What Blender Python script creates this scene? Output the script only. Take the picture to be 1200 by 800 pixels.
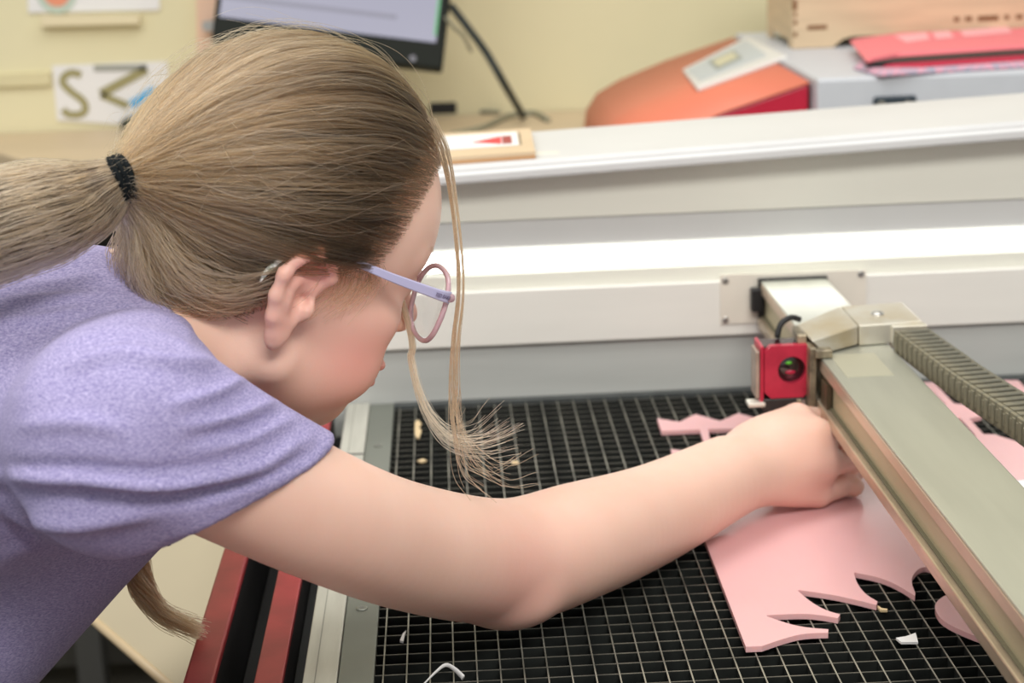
import bpy, bmesh, math, random
import numpy as np
from mathutils import Vector, Matrix

random.seed(7)
rng = np.random.default_rng(11)
for o in list(bpy.data.objects):
    bpy.data.objects.remove(o)
scene = bpy.context.scene
COL = scene.collection

# ------------------------------------------------------------------ camera
CAM_H = 0.497           # above the cutting bed (bed = z 0)
FPX = 2075.0            # focal length in pixels of a 1200 px wide frame
FLOOR = -0.80
_y, _p, _r = math.radians(1.9), math.radians(15.1), math.radians(2.05)
cF = Vector((math.sin(_y)*math.cos(_p), math.cos(_y)*math.cos(_p), -math.sin(_p)))
cR = Vector((math.cos(_y), -math.sin(_y), 0))
cU = cR.cross(cF)
cR, cU = cR*math.cos(_r) - cU*math.sin(_r), cR*math.sin(_r) + cU*math.cos(_r)
cC = Vector((0, 0, CAM_H))
cam = bpy.data.cameras.new('camera')
cam.sensor_width = 36.0
cam.lens = 36.0*FPX/1200
cam.clip_start = 0.02
cam.dof.use_dof = True
cam.dof.focus_distance = 1.10
cam.dof.aperture_fstop = 8.0
camo = bpy.data.objects.new('camera', cam)
COL.objects.link(camo)
camo.matrix_world = Matrix(((cR.x, cU.x, -cF.x, cC.x), (cR.y, cU.y, -cF.y, cC.y), (cR.z, cU.z, -cF.z, cC.z), (0, 0, 0, 1)))
scene.camera = camo

# ------------------------------------------------------------------ world, overhead lamps and front fill, exposure
world = bpy.data.worlds.new('room_light')
scene.world = world
world.use_nodes = True
bg = world.node_tree.nodes['Background']
bg.inputs['Color'].default_value = (1.0, 0.97, 0.93, 1)
bg.inputs['Strength'].default_value = 0.50
scene.view_settings.view_transform = 'Standard'
scene.view_settings.look = 'None'
scene.view_settings.gamma = 1.0
scene.view_settings.use_curve_mapping = False
scene.view_settings.exposure = 0.24

def area(name, loc, target, sx, sy, power, color=(1, 0.97, 0.92)):
    l = bpy.data.lights.new(name, 'AREA')
    l.shape = 'RECTANGLE'; l.size = sx; l.size_y = sy; l.energy = power; l.color = color
    o = bpy.data.objects.new(name, l); COL.objects.link(o)
    o.location = loc
    o.rotation_euler = (Vector(target)-Vector(loc)).to_track_quat('-Z', 'Y').to_euler()
    return o
area('overhead_lamp', (0.25, 1.75, 1.85), (0.25, 1.6, 0), 1.3, 0.6, 9)
area('overhead_lamp', (-0.9, 0.9, 1.85), (-0.7, 0.95, 0), 0.7, 1.3, 20)
area('overhead_lamp', (0.4, -0.6, 1.85), (0.3, 0.3, 0), 1.3, 0.6, 40)  # unseen front fill lamp, added to brighten the face

# ------------------------------------------------------------------ helpers
def ray(x, y): return cF + cR*((x-600)/FPX) - cU*((y-400)/FPX)
def atz(x, y, Z): r = ray(x, y); return cC + r*((Z-cC.z)/r.z)
def aty(x, y, Y): r = ray(x, y); return cC + r*(Y/r.y)
def D(x, y, d): return cC + ray(x, y)*d

MATS = {}
def mat(name, col, rough=0.5, metal=0.0, var=0.0, vscale=40.0, bump=0.0, bscale=200.0, spec=0.5, stretch=None, col2=None, emit=None, estr=0.0, trans=0.0, sss=0.0, coat=0.0):
    if name in MATS: return MATS[name]
    m = bpy.data.materials.new(name); m.use_nodes = True
    nt = m.node_tree; b = nt.nodes['Principled BSDF']
    c = (*col, 1)
    b.inputs['Base Color'].default_value = c
    b.inputs['Roughness'].default_value = rough
    b.inputs['Metallic'].default_value = metal
    b.inputs['Specular IOR Level'].default_value = spec
    b.inputs['Transmission Weight'].default_value = trans
    b.inputs['Coat Weight'].default_value = coat
    if sss:
        b.inputs['Subsurface Weight'].default_value = sss
        b.inputs['Subsurface Radius'].default_value = (0.012, 0.005, 0.003)
        b.inputs['Subsurface Scale'].default_value = 1.0
    if emit:
        b.inputs['Emission Color'].default_value = (*emit, 1)
        b.inputs['Emission Strength'].default_value = estr
    tc = nt.nodes.new('ShaderNodeTexCoord')
    src = tc.outputs['Object']
    if stretch:
        mp = nt.nodes.new('ShaderNodeMapping'); mp.inputs['Scale'].default_value = stretch
        nt.links.new(src, mp.inputs['Vector']); src = mp.outputs['Vector']
    if var > 0:
        n = nt.nodes.new('ShaderNodeTexNoise'); n.inputs['Scale'].default_value = vscale; n.inputs['Detail'].default_value = 5
        nt.links.new(src, n.inputs['Vector'])
        mx = nt.nodes.new('ShaderNodeMix'); mx.data_type = 'RGBA'
        d = col2 or tuple(max(0, v*(1-var)) for v in col)
        mx.inputs[6].default_value = c; mx.inputs[7].default_value = (*d, 1)
        rp = nt.nodes.new('ShaderNodeValToRGB'); rp.color_ramp.elements[0].position = 0.38; rp.color_ramp.elements[1].position = 0.66
        nt.links.new(n.outputs['Fac'], rp.inputs['Fac'])
        nt.links.new(rp.outputs['Color'], mx.inputs[0])
        nt.links.new(mx.outputs[2], b.inputs['Base Color'])
    if bump > 0:
        n2 = nt.nodes.new('ShaderNodeTexNoise'); n2.inputs['Scale'].default_value = bscale; n2.inputs['Detail'].default_value = 3
        nt.links.new(src, n2.inputs['Vector'])
        bp = nt.nodes.new('ShaderNodeBump'); bp.inputs['Strength'].default_value = bump; bp.inputs['Distance'].default_value = 0.001
        nt.links.new(n2.outputs['Fac'], bp.inputs['Height'])
        nt.links.new(bp.outputs['Normal'], b.inputs['Normal'])
    MATS[name] = m
    return m

def tag(o, label=None, cat=None, group=None, kind=None):
    if label: o['label'] = label
    if cat: o['category'] = cat
    if group: o['group'] = group
    if kind: o['kind'] = kind
    return o

def empty(name, loc, label=None, cat=None, group=None, kind=None):
    o = bpy.data.objects.new(name, None); COL.objects.link(o)
    o.empty_display_size = 0.05
    o.location = loc
    bpy.context.view_layer.update()
    return tag(o, label, cat, group, kind)

def adopt(o, parent):
    if parent is not None:
        o.parent = parent
        m = Matrix.Identity(4); p = parent
        m = world_of(parent).inverted()
        o.matrix_parent_inverse = m
    return o
def world_of(o):
    m = o.matrix_basis.copy()
    if o.parent: m = world_of(o.parent) @ o.matrix_parent_inverse @ m
    return m

class MB:
    def __init__(s): s.v = []; s.f = []; s.mi = []
    def add(s, vs, fs, mi=0):
        n = len(s.v); s.v += [tuple(v) for v in vs]; s.f += [tuple(i+n for i in f) for f in fs]; s.mi += [mi]*len(fs)
        return s
    def box(s, x0, x1, y0, y1, z0, z1, M=None, mi=0):
        vs = [Vector((x, y, z)) for x in (x0, x1) for y in (y0, y1) for z in (z0, z1)]
        if M: vs = [M @ v for v in vs]
        return s.add(vs, [(0, 1, 3, 2), (4, 6, 7, 5), (0, 4, 5, 1), (2, 3, 7, 6), (0, 2, 6, 4), (1, 5, 7, 3)], mi)
    def hull8(s, a, b, mi=0):            # two quads a (4 pts) and b (4 pts)
        n = len(a)
        vs = list(a)+list(b)
        fs = [tuple(range(n))[::-1], tuple(range(n, 2*n))]+[(i, (i+1) % n, n+(i+1) % n, n+i) for i in range(n)]
        return s.add(vs, fs, mi)
    def tube(s, pts, r, seg=8, closed=False, caps=True, mi=0, flat=1.0):
        pts = [Vector(p) for p in pts]; n = len(pts)
        rs = r if hasattr(r, '__len__') else [r]*n
        vs = []; up = None
        for i, p in enumerate(pts):
            if closed: t = pts[(i+1) % n]-pts[i-1]
            else: t = pts[min(i+1, n-1)]-pts[max(i-1, 0)]
            t.normalize()
            if up is None:
                up = Vector((0, 0, 1)) if abs(t.z) < 0.9 else Vector((1, 0, 0))
            a = (up - t*up.dot(t)).normalized(); up = a; b = t.cross(a)
            for k in range(seg):
                th = 2*math.pi*k/seg
                vs.append(p + a*(math.cos(th)*rs[i]) + b*(math.sin(th)*rs[i]*flat))
        fs = []
        m = n if closed else n-1
        for i in range(m):
            j = (i+1) % n
            for k in range(seg):
                l = (k+1) % seg
                fs.append((i*seg+k, i*seg+l, j*seg+l, j*seg+k))
        if caps and not closed:
            fs.append(tuple(range(seg))[::-1]); fs.append(tuple((n-1)*seg+k for k in range(seg)))
        return s.add(vs, fs, mi)
    def cyl(s, p0, p1, r0, r1=None, seg=24, mi=0):
        return s.tube([p0, p1], [r0, r0 if r1 is None else r1], seg=seg, mi=mi)
    def sphere(s, c, r, seg=20, ring=12, M=None, mi=0):
        c = Vector(c); vs = []
        for i in range(ring+1):
            th = math.pi*i/ring
            for k in range(seg):
                ph = 2*math.pi*k/seg
                v = Vector((math.sin(th)*math.cos(ph)*(r if not hasattr(r, '__len__') else r[0]), math.sin(th)*math.sin(ph)*(r if not hasattr(r, '__len__') else r[1]), math.cos(th)*(r if not hasattr(r, '__len__') else r[2])))
                vs.append((M @ v if M else v) + c)
        fs = [(i*seg+k, i*seg+(k+1) % seg, (i+1)*seg+(k+1) % seg, (i+1)*seg+k) for i in range(ring) for k in range(seg)]
        return s.add(vs, fs, mi)
    def build(s, name, mats, parent=None, smooth=False, bevel=0.0, bseg=2):
        me = bpy.data.meshes.new(name)
        me.from_pydata([tuple(v) for v in s.v], [], s.f)
        if not hasattr(mats, '__len__'): mats = [mats]
        for m in mats: me.materials.append(m)
        if any(s.mi): me.polygons.foreach_set('material_index', s.mi)
        bm = bmesh.new(); bm.from_mesh(me)
        bmesh.ops.remove_doubles(bm, verts=bm.verts, dist=1e-6)
        bmesh.ops.recalc_face_normals(bm, faces=bm.faces)
        bm.to_mesh(me); bm.free()
        if smooth:
            me.polygons.foreach_set('use_smooth', [True]*len(me.polygons))
        o = bpy.data.objects.new(name, me); COL.objects.link(o)
        if bevel:
            md = o.modifiers.new('bevel', 'BEVEL'); md.width = bevel; md.segments = bseg; md.limit_method = 'ANGLE'; md.angle_limit = math.radians(35)
        return adopt(o, parent)

def box(name, x0, x1, y0, y1, z0, z1, m, parent=None, bevel=0.0, M=None):
    return MB().box(x0, x1, y0, y1, z0, z1, M).build(name, m, parent, bevel=bevel)

def poly_mb(pts, z0, z1, mb=None):
    """flat plate from an outline of (x, y) world points"""
    mb = mb or MB()
    n = len(pts)
    vs = [(p[0], p[1], z0) for p in pts]+[(p[0], p[1], z1) for p in pts]
    fs = [tuple(range(n))[::-1], tuple(range(n, 2*n))]+[(i, (i+1) % n, n+(i+1) % n, n+i) for i in range(n)]
    return mb.add(vs, fs)
def plate(name, pix, z0, z1, m, parent=None, bevel=0.0004):
    pts = [atz(x, y, z1) for x, y in pix]
    o = poly_mb([(p.x, p.y) for p in pts], z0, z1).build(name, m, parent)
    me = o.data
    bm = bmesh.new(); bm.from_mesh(me)
    bmesh.ops.triangulate(bm, faces=[f for f in bm.faces if len(f.verts) > 4], quad_method='BEAUTY', ngon_method='EAR_CLIP')
    bm.to_mesh(me); bm.free()
    return o
def smoothpts(pts, it=2):
    for _ in range(it):
        q = [pts[0]]
        for a, b in zip(pts[:-1], pts[1:]):
            q += [tuple(.75*u+.25*v for u, v in zip(a, b)), tuple(.25*u+.75*v for u, v in zip(a, b))]
        q.append(pts[-1]); pts = q
    return pts
def catmull(P, n):
    """sample a Catmull-Rom spline through points (arrays of any dim) at n points"""
    P = np.array(P, float)
    Q = np.vstack([2*P[0]-P[1], P, 2*P[-1]-P[-2]])
    t = np.linspace(0, len(P)-1-1e-9, n); i = t.astype(int); u = (t-i)[:, None]
    a, b, c, d = Q[i], Q[i+1], Q[i+2], Q[i+3]
    return 0.5*((2*b)+(c-a)*u+(2*a-5*b+4*c-d)*u**2+(3*b-a-3*c+d)*u**3)
def text_obj(name, body, size, M, m, parent=None, extrude=0.0002):
    cu = bpy.data.curves.new(name, 'FONT'); cu.body = body; cu.size = size; cu.extrude = extrude
    cu.align_x = 'CENTER'; cu.align_y = 'CENTER'
    cu.materials.append(m)
    t_ = bpy.data.objects.new(name, cu); COL.objects.link(t_)
    bpy.context.view_layer.update()
    me = bpy.data.meshes.new_from_object(t_.evaluated_get(bpy.context.evaluated_depsgraph_get()))
    bpy.data.objects.remove(t_)
    o = bpy.data.objects.new(name, me); COL.objects.link(o)
    o.matrix_world = M
    return adopt(o, parent)
def frame_mat(o, x, y, z=None):
    x = Vector(x).normalized(); z = x.cross(Vector(y)).normalized(); y = z.cross(x)
    return Matrix(((x.x, y.x, z.x, o[0]), (x.y, y.y, z.y, o[1]), (x.z, y.z, z.z, o[2]), (0, 0, 0, 1)))

# ------------------------------------------------------------------ materials
mWall = mat('wall_paint', (0.76, 0.71, 0.47), 0.8, var=0.05, vscale=3, bump=0.1, bscale=300)
mFloor = mat('floor_lino', (0.07, 0.065, 0.055), 0.5, var=0.3, vscale=6)
mGreyW = mat('pale_grey_paint', (0.56, 0.57, 0.53), 0.45, var=0.1, vscale=6, bump=0.05)
mBeigeW = mat('pale_beige_paint', (0.74, 0.74, 0.66), 0.5, var=0.08, vscale=5, stretch=(0.3, 1, 4))
mLid = mat('white_lid_paint', (0.63, 0.64, 0.645), 0.4, var=0.05, vscale=8)
mWhiteRail = mat('white_rail_cover', (0.80, 0.79, 0.74), 0.4, var=0.05, vscale=7, stretch=(0.5, 1, 4))
mRed = mat('red_anodised', (0.44, 0.04, 0.05), 0.36, metal=0.25, var=0.25, vscale=30, bump=0.06, bscale=900)
mBlack = mat('black_matte', (0.008, 0.008, 0.009), 0.6)
mSoot = mat('soot_tray', (0.006, 0.0065, 0.006), 0.85, var=0.5, vscale=30)
mSlat = mat('sooty_steel', (0.018, 0.021, 0.019), 0.5, metal=0.2, var=0.5, vscale=60)
mSlatTop = mat('scraped_lit_edge', (0.36, 0.35, 0.29), 0.45, metal=0.45, var=0.75, vscale=26, col2=(0.13, 0.13, 0.11))  # scraped steel, paled further for the light the slat tops catch
mAlu = mat('raw_aluminium', (0.62, 0.62, 0.55), 0.42, metal=0.35, var=0.18, vscale=14, stretch=(6, 0.6, 6), bump=0.08, bscale=300)
mGreyStrip = mat('grey_green_strip', (0.20, 0.215, 0.185), 0.42, metal=0.3, var=0.15, vscale=12)
mBeam = mat('anodised_beam', (0.50, 0.51, 0.44), 0.33, metal=0.6, var=0.1, vscale=9, stretch=(5, 0.5, 5), bump=0.04, bscale=500)
mBeamSide = mat('beam_side', (0.50, 0.45, 0.30), 0.4, metal=0.35, var=0.15, vscale=10, stretch=(5, 0.5, 5))
mScrew = mat('steel_screw', (0.5, 0.5, 0.48), 0.3, metal=0.9)
mPink = mat('pink_acrylic', (0.75, 0.435, 0.445), 0.22, var=0.03, vscale=10, spec=0.5, sss=0.15)
mChain = mat('olive_plastic', (0.10, 0.098, 0.075), 0.5, var=0.45, vscale=60, col2=(0.2, 0.18, 0.12))
mCover = mat('bare_metal_cover', (0.66, 0.63, 0.54), 0.3, metal=0.55, var=0.2, vscale=25, col2=(0.55, 0.46, 0.30))
mRedBlock = mat('red_mirror_block', (0.55, 0.03, 0.07), 0.35, metal=0.3, var=0.2, vscale=60)
mCream = mat('cream_panel', (0.52, 0.46, 0.33), 0.5, var=0.05, vscale=5)
mWood = mat('birch_ply', (0.66, 0.51, 0.335), 0.55, var=0.12, vscale=10, stretch=(1, 1, 8))
mBurnt = mat('burnt_slot', (0.20, 0.09, 0.035), 0.8)
mWhite = mat('white_paper', (0.80, 0.80, 0.80), 0.6)

# ------------------------------------------------------------------ room
tag(box('floor', -3, 3, -1.5, 3.0, FLOOR-0.05, FLOOR, mFloor), kind='structure')
tag(box('wall_back', -3, 3, 2.92, 3.0, FLOOR, 1.9, mWall), kind='structure')
tr = MB(); tr.box(-3, -0.636, 2.910, 2.92, 0.176, 0.196)
tag(tr.build('trim_1', mat('wall_trunking', (0.68, 0.62, 0.38), 0.6)), kind='structure')

# desk along the back wall
desk = empty('desk', (-0.2, 2.6, FLOOR), 'pale beige wooden desk against the yellow wall, cables lying on it', 'desk')
dpix = [(-260, 110), (-40, 166), (110, 214), (640, 190), (694, 153), (668, 138)]
dp = [atz(x, y, 0.10) for x, y in dpix]
outline = [(p.x, min(p.y, 2.915)) for p in dp]+[(dp[-1].x, 2.915), (dp[0].x, 2.915)]
outline = outline[:5]+[(outline[4][0]+0.03, 2.915), (outline[0][0], 2.915)]
mDesk = mat('beech_desk', (0.66, 0.53, 0.36), 0.5, var=0.08, vscale=4, stretch=(1, 5, 1))
poly_mb(outline, 0.075, 0.10).build('desk_top', mDesk, desk, bevel=0.003)
for x, y in ((-0.95, 2.82), (0.05, 2.82), (0.02, 2.45), (-0.6, 2.62)):
    box('leg', x-0.02, x+0.02, y-0.02, y+0.02, FLOOR, 0.075, mat('dark_leg', (0.06, 0.06, 0.055), 0.5), desk)
box('desk_shade_panel', -1.0, 0.0, 2.70, 2.715, FLOOR+0.05, 0.07, mat('dark_panel', (0.035, 0.033, 0.026), 0.6), desk)  # added dark sheet standing in for the shade under the desk
table = empty('machine_table', (0.75, 2.5, FLOOR), 'grey worktable carrying the second red and grey machine', 'table')
box('table_top', 0.262, 1.45, 2.03, 2.88, 0.065, 0.095, mGreyW, table)
for x in (0.30, 1.4):
    for y in (2.1, 2.83): box('leg', x-0.02, x+0.02, y-0.02, y+0.02, FLOOR, 0.065, mat('dark_leg', (0.06, 0.06, 0.055)), table)

# ------------------------------------------------------------------ laser cutter
BX0, BX1 = -0.061, 0.70        # grid area
BY0, BY1 = 0.80, 1.625
lc = empty('laser_cutter', (0.3, 1.3, FLOOR), 'large open laser cutter with red side bars and black grid bed', 'laser cutter')
box('cabinet', -0.175, 0.86, 0.66, 1.78, FLOOR+0.05, -0.075, mCream, lc, bevel=0.006)
for x in (-0.12, 0.80):
    for y in (0.72, 1.72): MB().cyl((x, y, FLOOR), (x, y, FLOOR+0.05), 0.025).build('foot', mBlack, lc)
box('soot_tray', -0.10, 0.80, 0.74, 1.63, -0.075, -0.045, mSoot, lc)
# bed frame strips
box('bed_frame_strip', -0.0838, BX0, 0.76, 1.628, -0.045, 0.0015, mGreyStrip, lc, bevel=0.0006)
box('bed_frame_strip', BX1, BX1+0.023, 0.76, 1.628, -0.045, 0.0015, mGreyStrip, lc, bevel=0.0006)
box('bed_frame_strip', BX0, BX1, 0.76, BY0, -0.045, 0.0015, mGreyStrip, lc, bevel=0.0006)
box('bed_frame_strip', BX0, BX1, BY1-0.008, 1.628, -0.045, 0.0022, mat('back_bed_strip', (0.085, 0.095, 0.095), 0.45, metal=0.3, var=0.4, vscale=40), lc, bevel=0.0005)
def screw(p, n, r, parent, m=None):
    p = Vector(p); n = Vector(n).normalized()
    s = MB(); s.tube([p-n*0.001, p+n*0.0006, p+n*0.0010], [r, r, r*0.8], seg=20)
    o = s.build('screw', m or mScrew, parent, smooth=False)
    a = n.orthogonal().normalized(); h = MB(); h.tube([p+n*0.0005, p+n*0.00115], [r*0.42, r*0.42], seg=6)
    h.build('socket', mat('socket_grey', (0.16, 0.16, 0.15), 0.5), o)
    return o
for y in (0.95, 1.16, 1.52):
    pass
screw(atz(424, 713, 0.0015), (0, 0, 1), 0.0042, lc, mat('strip_screw', (0.22, 0.23, 0.2), 0.35, metal=0.5))
screw(Vector((-0.0725, 1.50, 0.0015)), (0, 0, 1), 0.0042, lc, MATS['strip_screw'])
# grid slats, one object each, shared mesh data
mSlatTop2 = mat('dull_steel_edge', (0.21, 0.20, 0.165), 0.5, metal=0.4, var=0.8, vscale=40, col2=(0.06, 0.06, 0.055))  # dimmer edge for the cross slats, also paled for caught light
def slat_mesh(name, L, along_y, h, t=0.0009, top=0.0):
    s = MB(); a = t/2
    if along_y: s.box(-a, a, 0, L, -0.014, h-0.0004, mi=0); s.box(-a, a, 0, L, h-0.0004, h, mi=1)
    else: s.box(0, L, -a, a, -0.014, h-0.0004, mi=0); s.box(0, L, -a, a, h-0.0004, h, mi=1)
    o = s.build(name, [mSlat, mSlatTop if along_y else mSlatTop2], None)
    return o
s0 = slat_mesh('grid_slat', BY1-0.008-BY0, True, 0.0)
s1 = slat_mesh('grid_slat', BX1-BX0, False, -0.0003, t=0.0007)
adopt(s0, lc); adopt(s1, lc)
xs = [-0.0554+0.015*k for k in range(51)]
ys = [1.0845+0.015*k for k in range(-19, 36)]
def place(proto, locs):
    for i, l in enumerate(locs):
        o = proto
        if i:
            o = proto.copy(); COL.objects.link(o)
        o.location = l
place(s0, [(x, BY0, 0) for x in xs if x < BX1])
place(s1, [(BX0, y, 0) for y in ys if y < BY1-0.01])

# left side: white rail, dark slot, red bars
wr = box('guide_rail', -0.106, -0.0843, 0.73, 1.628, -0.05, 0.003, mAlu, lc, bevel=0.0008)
box('groove', -0.0985, -0.0979, 0.73, 1.628, 0.0026, 0.0033, mat('groove_grey', (0.3, 0.3, 0.26), 0.6), wr)
box('rail_joint', -0.1062, -0.0843, 1.474, 1.4765, 0.0026, 0.0034, mBlack, wr)
box('slot_floor', -0.165, -0.104, 0.73, 1.628, -0.075, -0.068, mBlack, lc)
box('slot_lining', -0.1185, -0.1065, 0.73, 1.628, -0.066, -0.030, mat('dark_slot', (0.008, 0.010, 0.012), 0.6), lc)
mRedS = mRed
rb = box('red_bar', -0.1372, -0.1190, 0.73, 1.628, -0.003, 0.002, mRed, lc, bevel=0.0010)
box('bar_support', -0.1368, -0.1194, 0.73, 1.628, -0.066, -0.0032, mBlack, lc)
box('bar_support', -0.1808, -0.1622, 0.70, 1.70, -0.075, -0.0002, mBlack, lc)
rb2 = box('red_bar', -0.1815, -0.1615, 0.70, 1.70, 0.0, 0.006, mRed, lc, bevel=0.0020)
box('slot_lining', -0.1612, -0.1374, 0.73, 1.628, -0.067, -0.058, mBlack, lc)
box('front_bar', -0.1815, 0.86, 0.66, 0.73, -0.075, 0.004, mRed, lc, bevel=0.002)
box('red_bar', 0.80, 0.86, 0.73, 1.70, -0.075, 0.006, mRed, lc, bevel=0.002)
box('side_strip', 0.7235, 0.80, 0.73, 1.628, -0.05, 0.003, mAlu, lc, bevel=0.001)
# cream sloping apron on the left
A0, A1 = atz(85, 705, -0.12), atz(200, 805, -0.12)
d = (A1-A0).normalized()
A0 = A0 - d*0.25; A1 = A1 + d*0.10
T0, T1 = Vector((-0.1815, 1.70, -0.012)), Vector((-0.1815, 0.95, -0.012))
ap = MB(); off = Vector((0.004, 0.002, -0.006))
ap.hull8([A0, A1, T1, T0], [p+off for p in (A0, A1, T1, T0)])
apron = ap.build('apron', mCream, lc)
MB().tube([A0, A1], 0.004, seg=10).build('apron_lip', mat('cream_edge', (0.66, 0.52, 0.32), 0.4), lc, smooth=True)
q0, q1 = D(193, 606, 1.36), D(198, 639, 1.36)
MB().tube([q0, q1], 0.0013, seg=8).build('cord_end', mBlack, lc, smooth=True)

# rear wall of the work space
YB = 1.630
box('back_panel', -0.18, 0.86, YB, YB+0.012, -0.05, 0.0545, mat('back_panel_low', (0.50, 0.52, 0.50), 0.4, var=0.12, vscale=7, stretch=(0.4, 1, 5)), lc, bevel=0.0008)
box('back_panel', -0.11, 0.862, YB-0.006, YB+0.012, 0.055, 0.1085, mWhiteRail, lc, bevel=0.0012)
box('back_panel', -0.18, 0.862, YB, YB+0.012, 0.109, 0.123, mBeigeW, lc)
box('lamp_housing', -0.10, 0.862, YB+0.004, YB+0.016, 0.1232, 0.1485, mGreyW, lc)
box('lamp_tube', -0.08, 0.855, YB-0.004, YB+0.004, 0.1275, 0.1450, mat('lamp_glow', (1, 1, 1), 0.5, emit=(1, 0.99, 0.96), estr=3.0), lc, bevel=0.003)
box('back_panel', -0.18, 0.862, YB, YB+0.012, 0.149, 0.1742, mat('cove_grey', (0.55, 0.56, 0.55), 0.4, var=0.06, vscale=5), lc)
box('back_panel', -0.18, 0.862, YB-0.002, YB+0.012, 0.1750, 0.236, mBeigeW, lc)
box('rear_housing', -0.18, 0.86, YB+0.016, 1.77, -0.07, 0.205, mGreyW, lc)
# lid, tilted
tl = math.radians(2.2)
LM = Matrix.Translation((0.0, 0, 0.2155)) @ Matrix.Rotation(-tl, 4, 'Y')
lid = MB()
prof = [(1.600, 0), (1.597, 0.002), (1.597, 0.0085), (1.601, 0.0105), (1.601, 0.0125), (1.603, 0.0165), (1.775, 0.0165), (1.775, 0)]
xa, xb = -0.19, 0.87
lid.hull8([LM @ Vector((xa, y, z)) for y, z in prof], [LM @ Vector((xb, y, z)) for y, z in prof])
lid.build('lid', mLid, lc, bevel=0.0007)
def lidp(x, y):      # a point on the lid's top
    z = (LM @ Vector((0, 0, 0.0165)))
    r = ray(x, y); n = (LM.to_3x3() @ Vector((0, 0, 1))); t = (z-cC).dot(n)/r.dot(n)
    return cC + r*t
# rear end plate with screws where the beam meets the wall
yp = YB-0.0075
P = [aty(844, 322, yp), aty(1015, 316, yp), aty(1015, 372, yp), aty(844, 380, yp)]
ep = MB(); ep.hull8([p for p in P], [p+Vector((0, 0.0012, 0)) for p in P])
eplate = ep.build('end_plate', mat('plate_beige', (0.80, 0.76, 0.67), 0.4, metal=0.1, var=0.06, vscale=20), lc)
for x, y in ((850, 329), (850, 375), (1009, 321), (1008, 366)):
    screw(aty(x, y, yp), (0, -1, 0), 0.0032, eplate)

# ------------------------------------------------------------------ gantry beam
gx0, gx1, gz0, gz1 = 0.290, 0.352, 0.066, 0.109
gan = empty('gantry_beam', (0.32, 1.3, gz0), 'long pale metal gantry beam spanning front to back above the grid bed', 'gantry')
gy0, gy1 = 0.74, 1.615
box('beam_core', gx0+0.004, gx1-0.004, gy0, gy1, gz0+0.002, gz1-0.002, mBeamSide, gan)
box('top_plate', gx0, gx1, gy0, gy1, gz1-0.0022, gz1, mBeam, gan, bevel=0.0012)
box('upper_flange', gx0, gx0+0.006, gy0, gy1, gz1-0.0125, gz1-0.0024, mat('flange_rose', (0.62, 0.50, 0.38), 0.35, metal=0.5, var=0.1, vscale=20, stretch=(4, .5, 4)), gan, bevel=0.001)
box('lower_flange', gx0-0.003, gx0+0.006, gy0, gy1, gz0-0.002, gz0+0.008, mat('flange_low', (0.56, 0.46, 0.34), 0.3, metal=0.6, var=0.25, vscale=30, stretch=(4, .6, 4)), gan, bevel=0.0012)
box('side_groove', gx0+0.0015, gx0+0.005, gy0, gy1, gz0+0.0085, gz0+0.0095, mat('groove_dark', (0.12, 0.11, 0.07), 0.5), gan)
box('upper_flange', gx1-0.006, gx1, gy0, gy1, gz1-0.0125, gz1-0.0024, MATS['flange_rose'], gan, bevel=0.001)
box('end_block', gx0-0.009, gx0+0.002, gy1-0.005, YB-0.008, gz0+0.014, gz1-0.007, mBlack, gan, bevel=0.001)
box('end_gasket', gx0-0.0015, gx1+0.0015, gy1, YB-0.0085, gz0-0.003, gz1+0.0015, mBlack, gan)
box('front_block', gx0+0.006, gx1-0.006, gy0+0.005, gy0+0.04, 0.0042, gz0+0.0015, mBlack, gan, bevel=0.001)
box('beam_label', gx0+0.008, gx0+0.044, 1.288, 1.352, gz1, gz1+0.0003, mat('pale_patch', (0.47, 0.46, 0.36), 0.45, metal=0.4), gan)
for x, y in ((1050, 333), (961, 345)): pass
MB().cyl((gx1+0.004, 1.606, 0.088), (gx1+0.004, YB-0.0085, 0.088), 0.006).build('end_cap', mBlack, gan)

# ------------------------------------------------------------------ laser head carriage
hd = empty('laser_carriage', (0.30, 1.38, gz1), 'laser carriage on the gantry with red mirror block and folded metal cover', 'laser carriage')
zt, zb = 0.1265, 0.1095
def V(x, y, z): return Vector((x, y, z))
cv = MB()
cv.hull8([V(0.327, 1.375, zt), V(0.380, 1.380, zt), V(0.380, 1.444, zt), V(0.327, 1.440, zt)], [V(0.327, 1.374, zb), V(0.381, 1.379, zb), V(0.381, 1.446, zb), V(0.327, 1.442, zb)])
co = cv.build('cover', mCover, hd, bevel=0.0012)
cv = MB()
cv.hull8([V(0.283, 1.348, zt-0.004), V(0.3262, 1.375, zt), V(0.3262, 1.440, zt), V(0.281, 1.400, zt-0.004)], [V(0.294, 1.352, zb+0.001), V(0.3262, 1.374, zb+0.001), V(0.3262, 1.441, zb+0.001), V(0.284, 1.404, zb+0.001)])
cv.build('cover', mCover, hd, bevel=0.0012)
scr = MB(); scr.sphere((0.350, 1.408, zt), (0.0055, 0.0055, 0.003)); scr.build('cover_screw', mScrew, hd, smooth=True)
box('carriage_plate', 0.281, 0.2865, 1.345, 1.418, 0.060, 0.1175, mat('worn_plate', (0.42, 0.36, 0.25), 0.4, metal=0.5, var=0.5, vscale=60, col2=(0.12, 0.1, 0.07)), hd, bevel=0.001)
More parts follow.
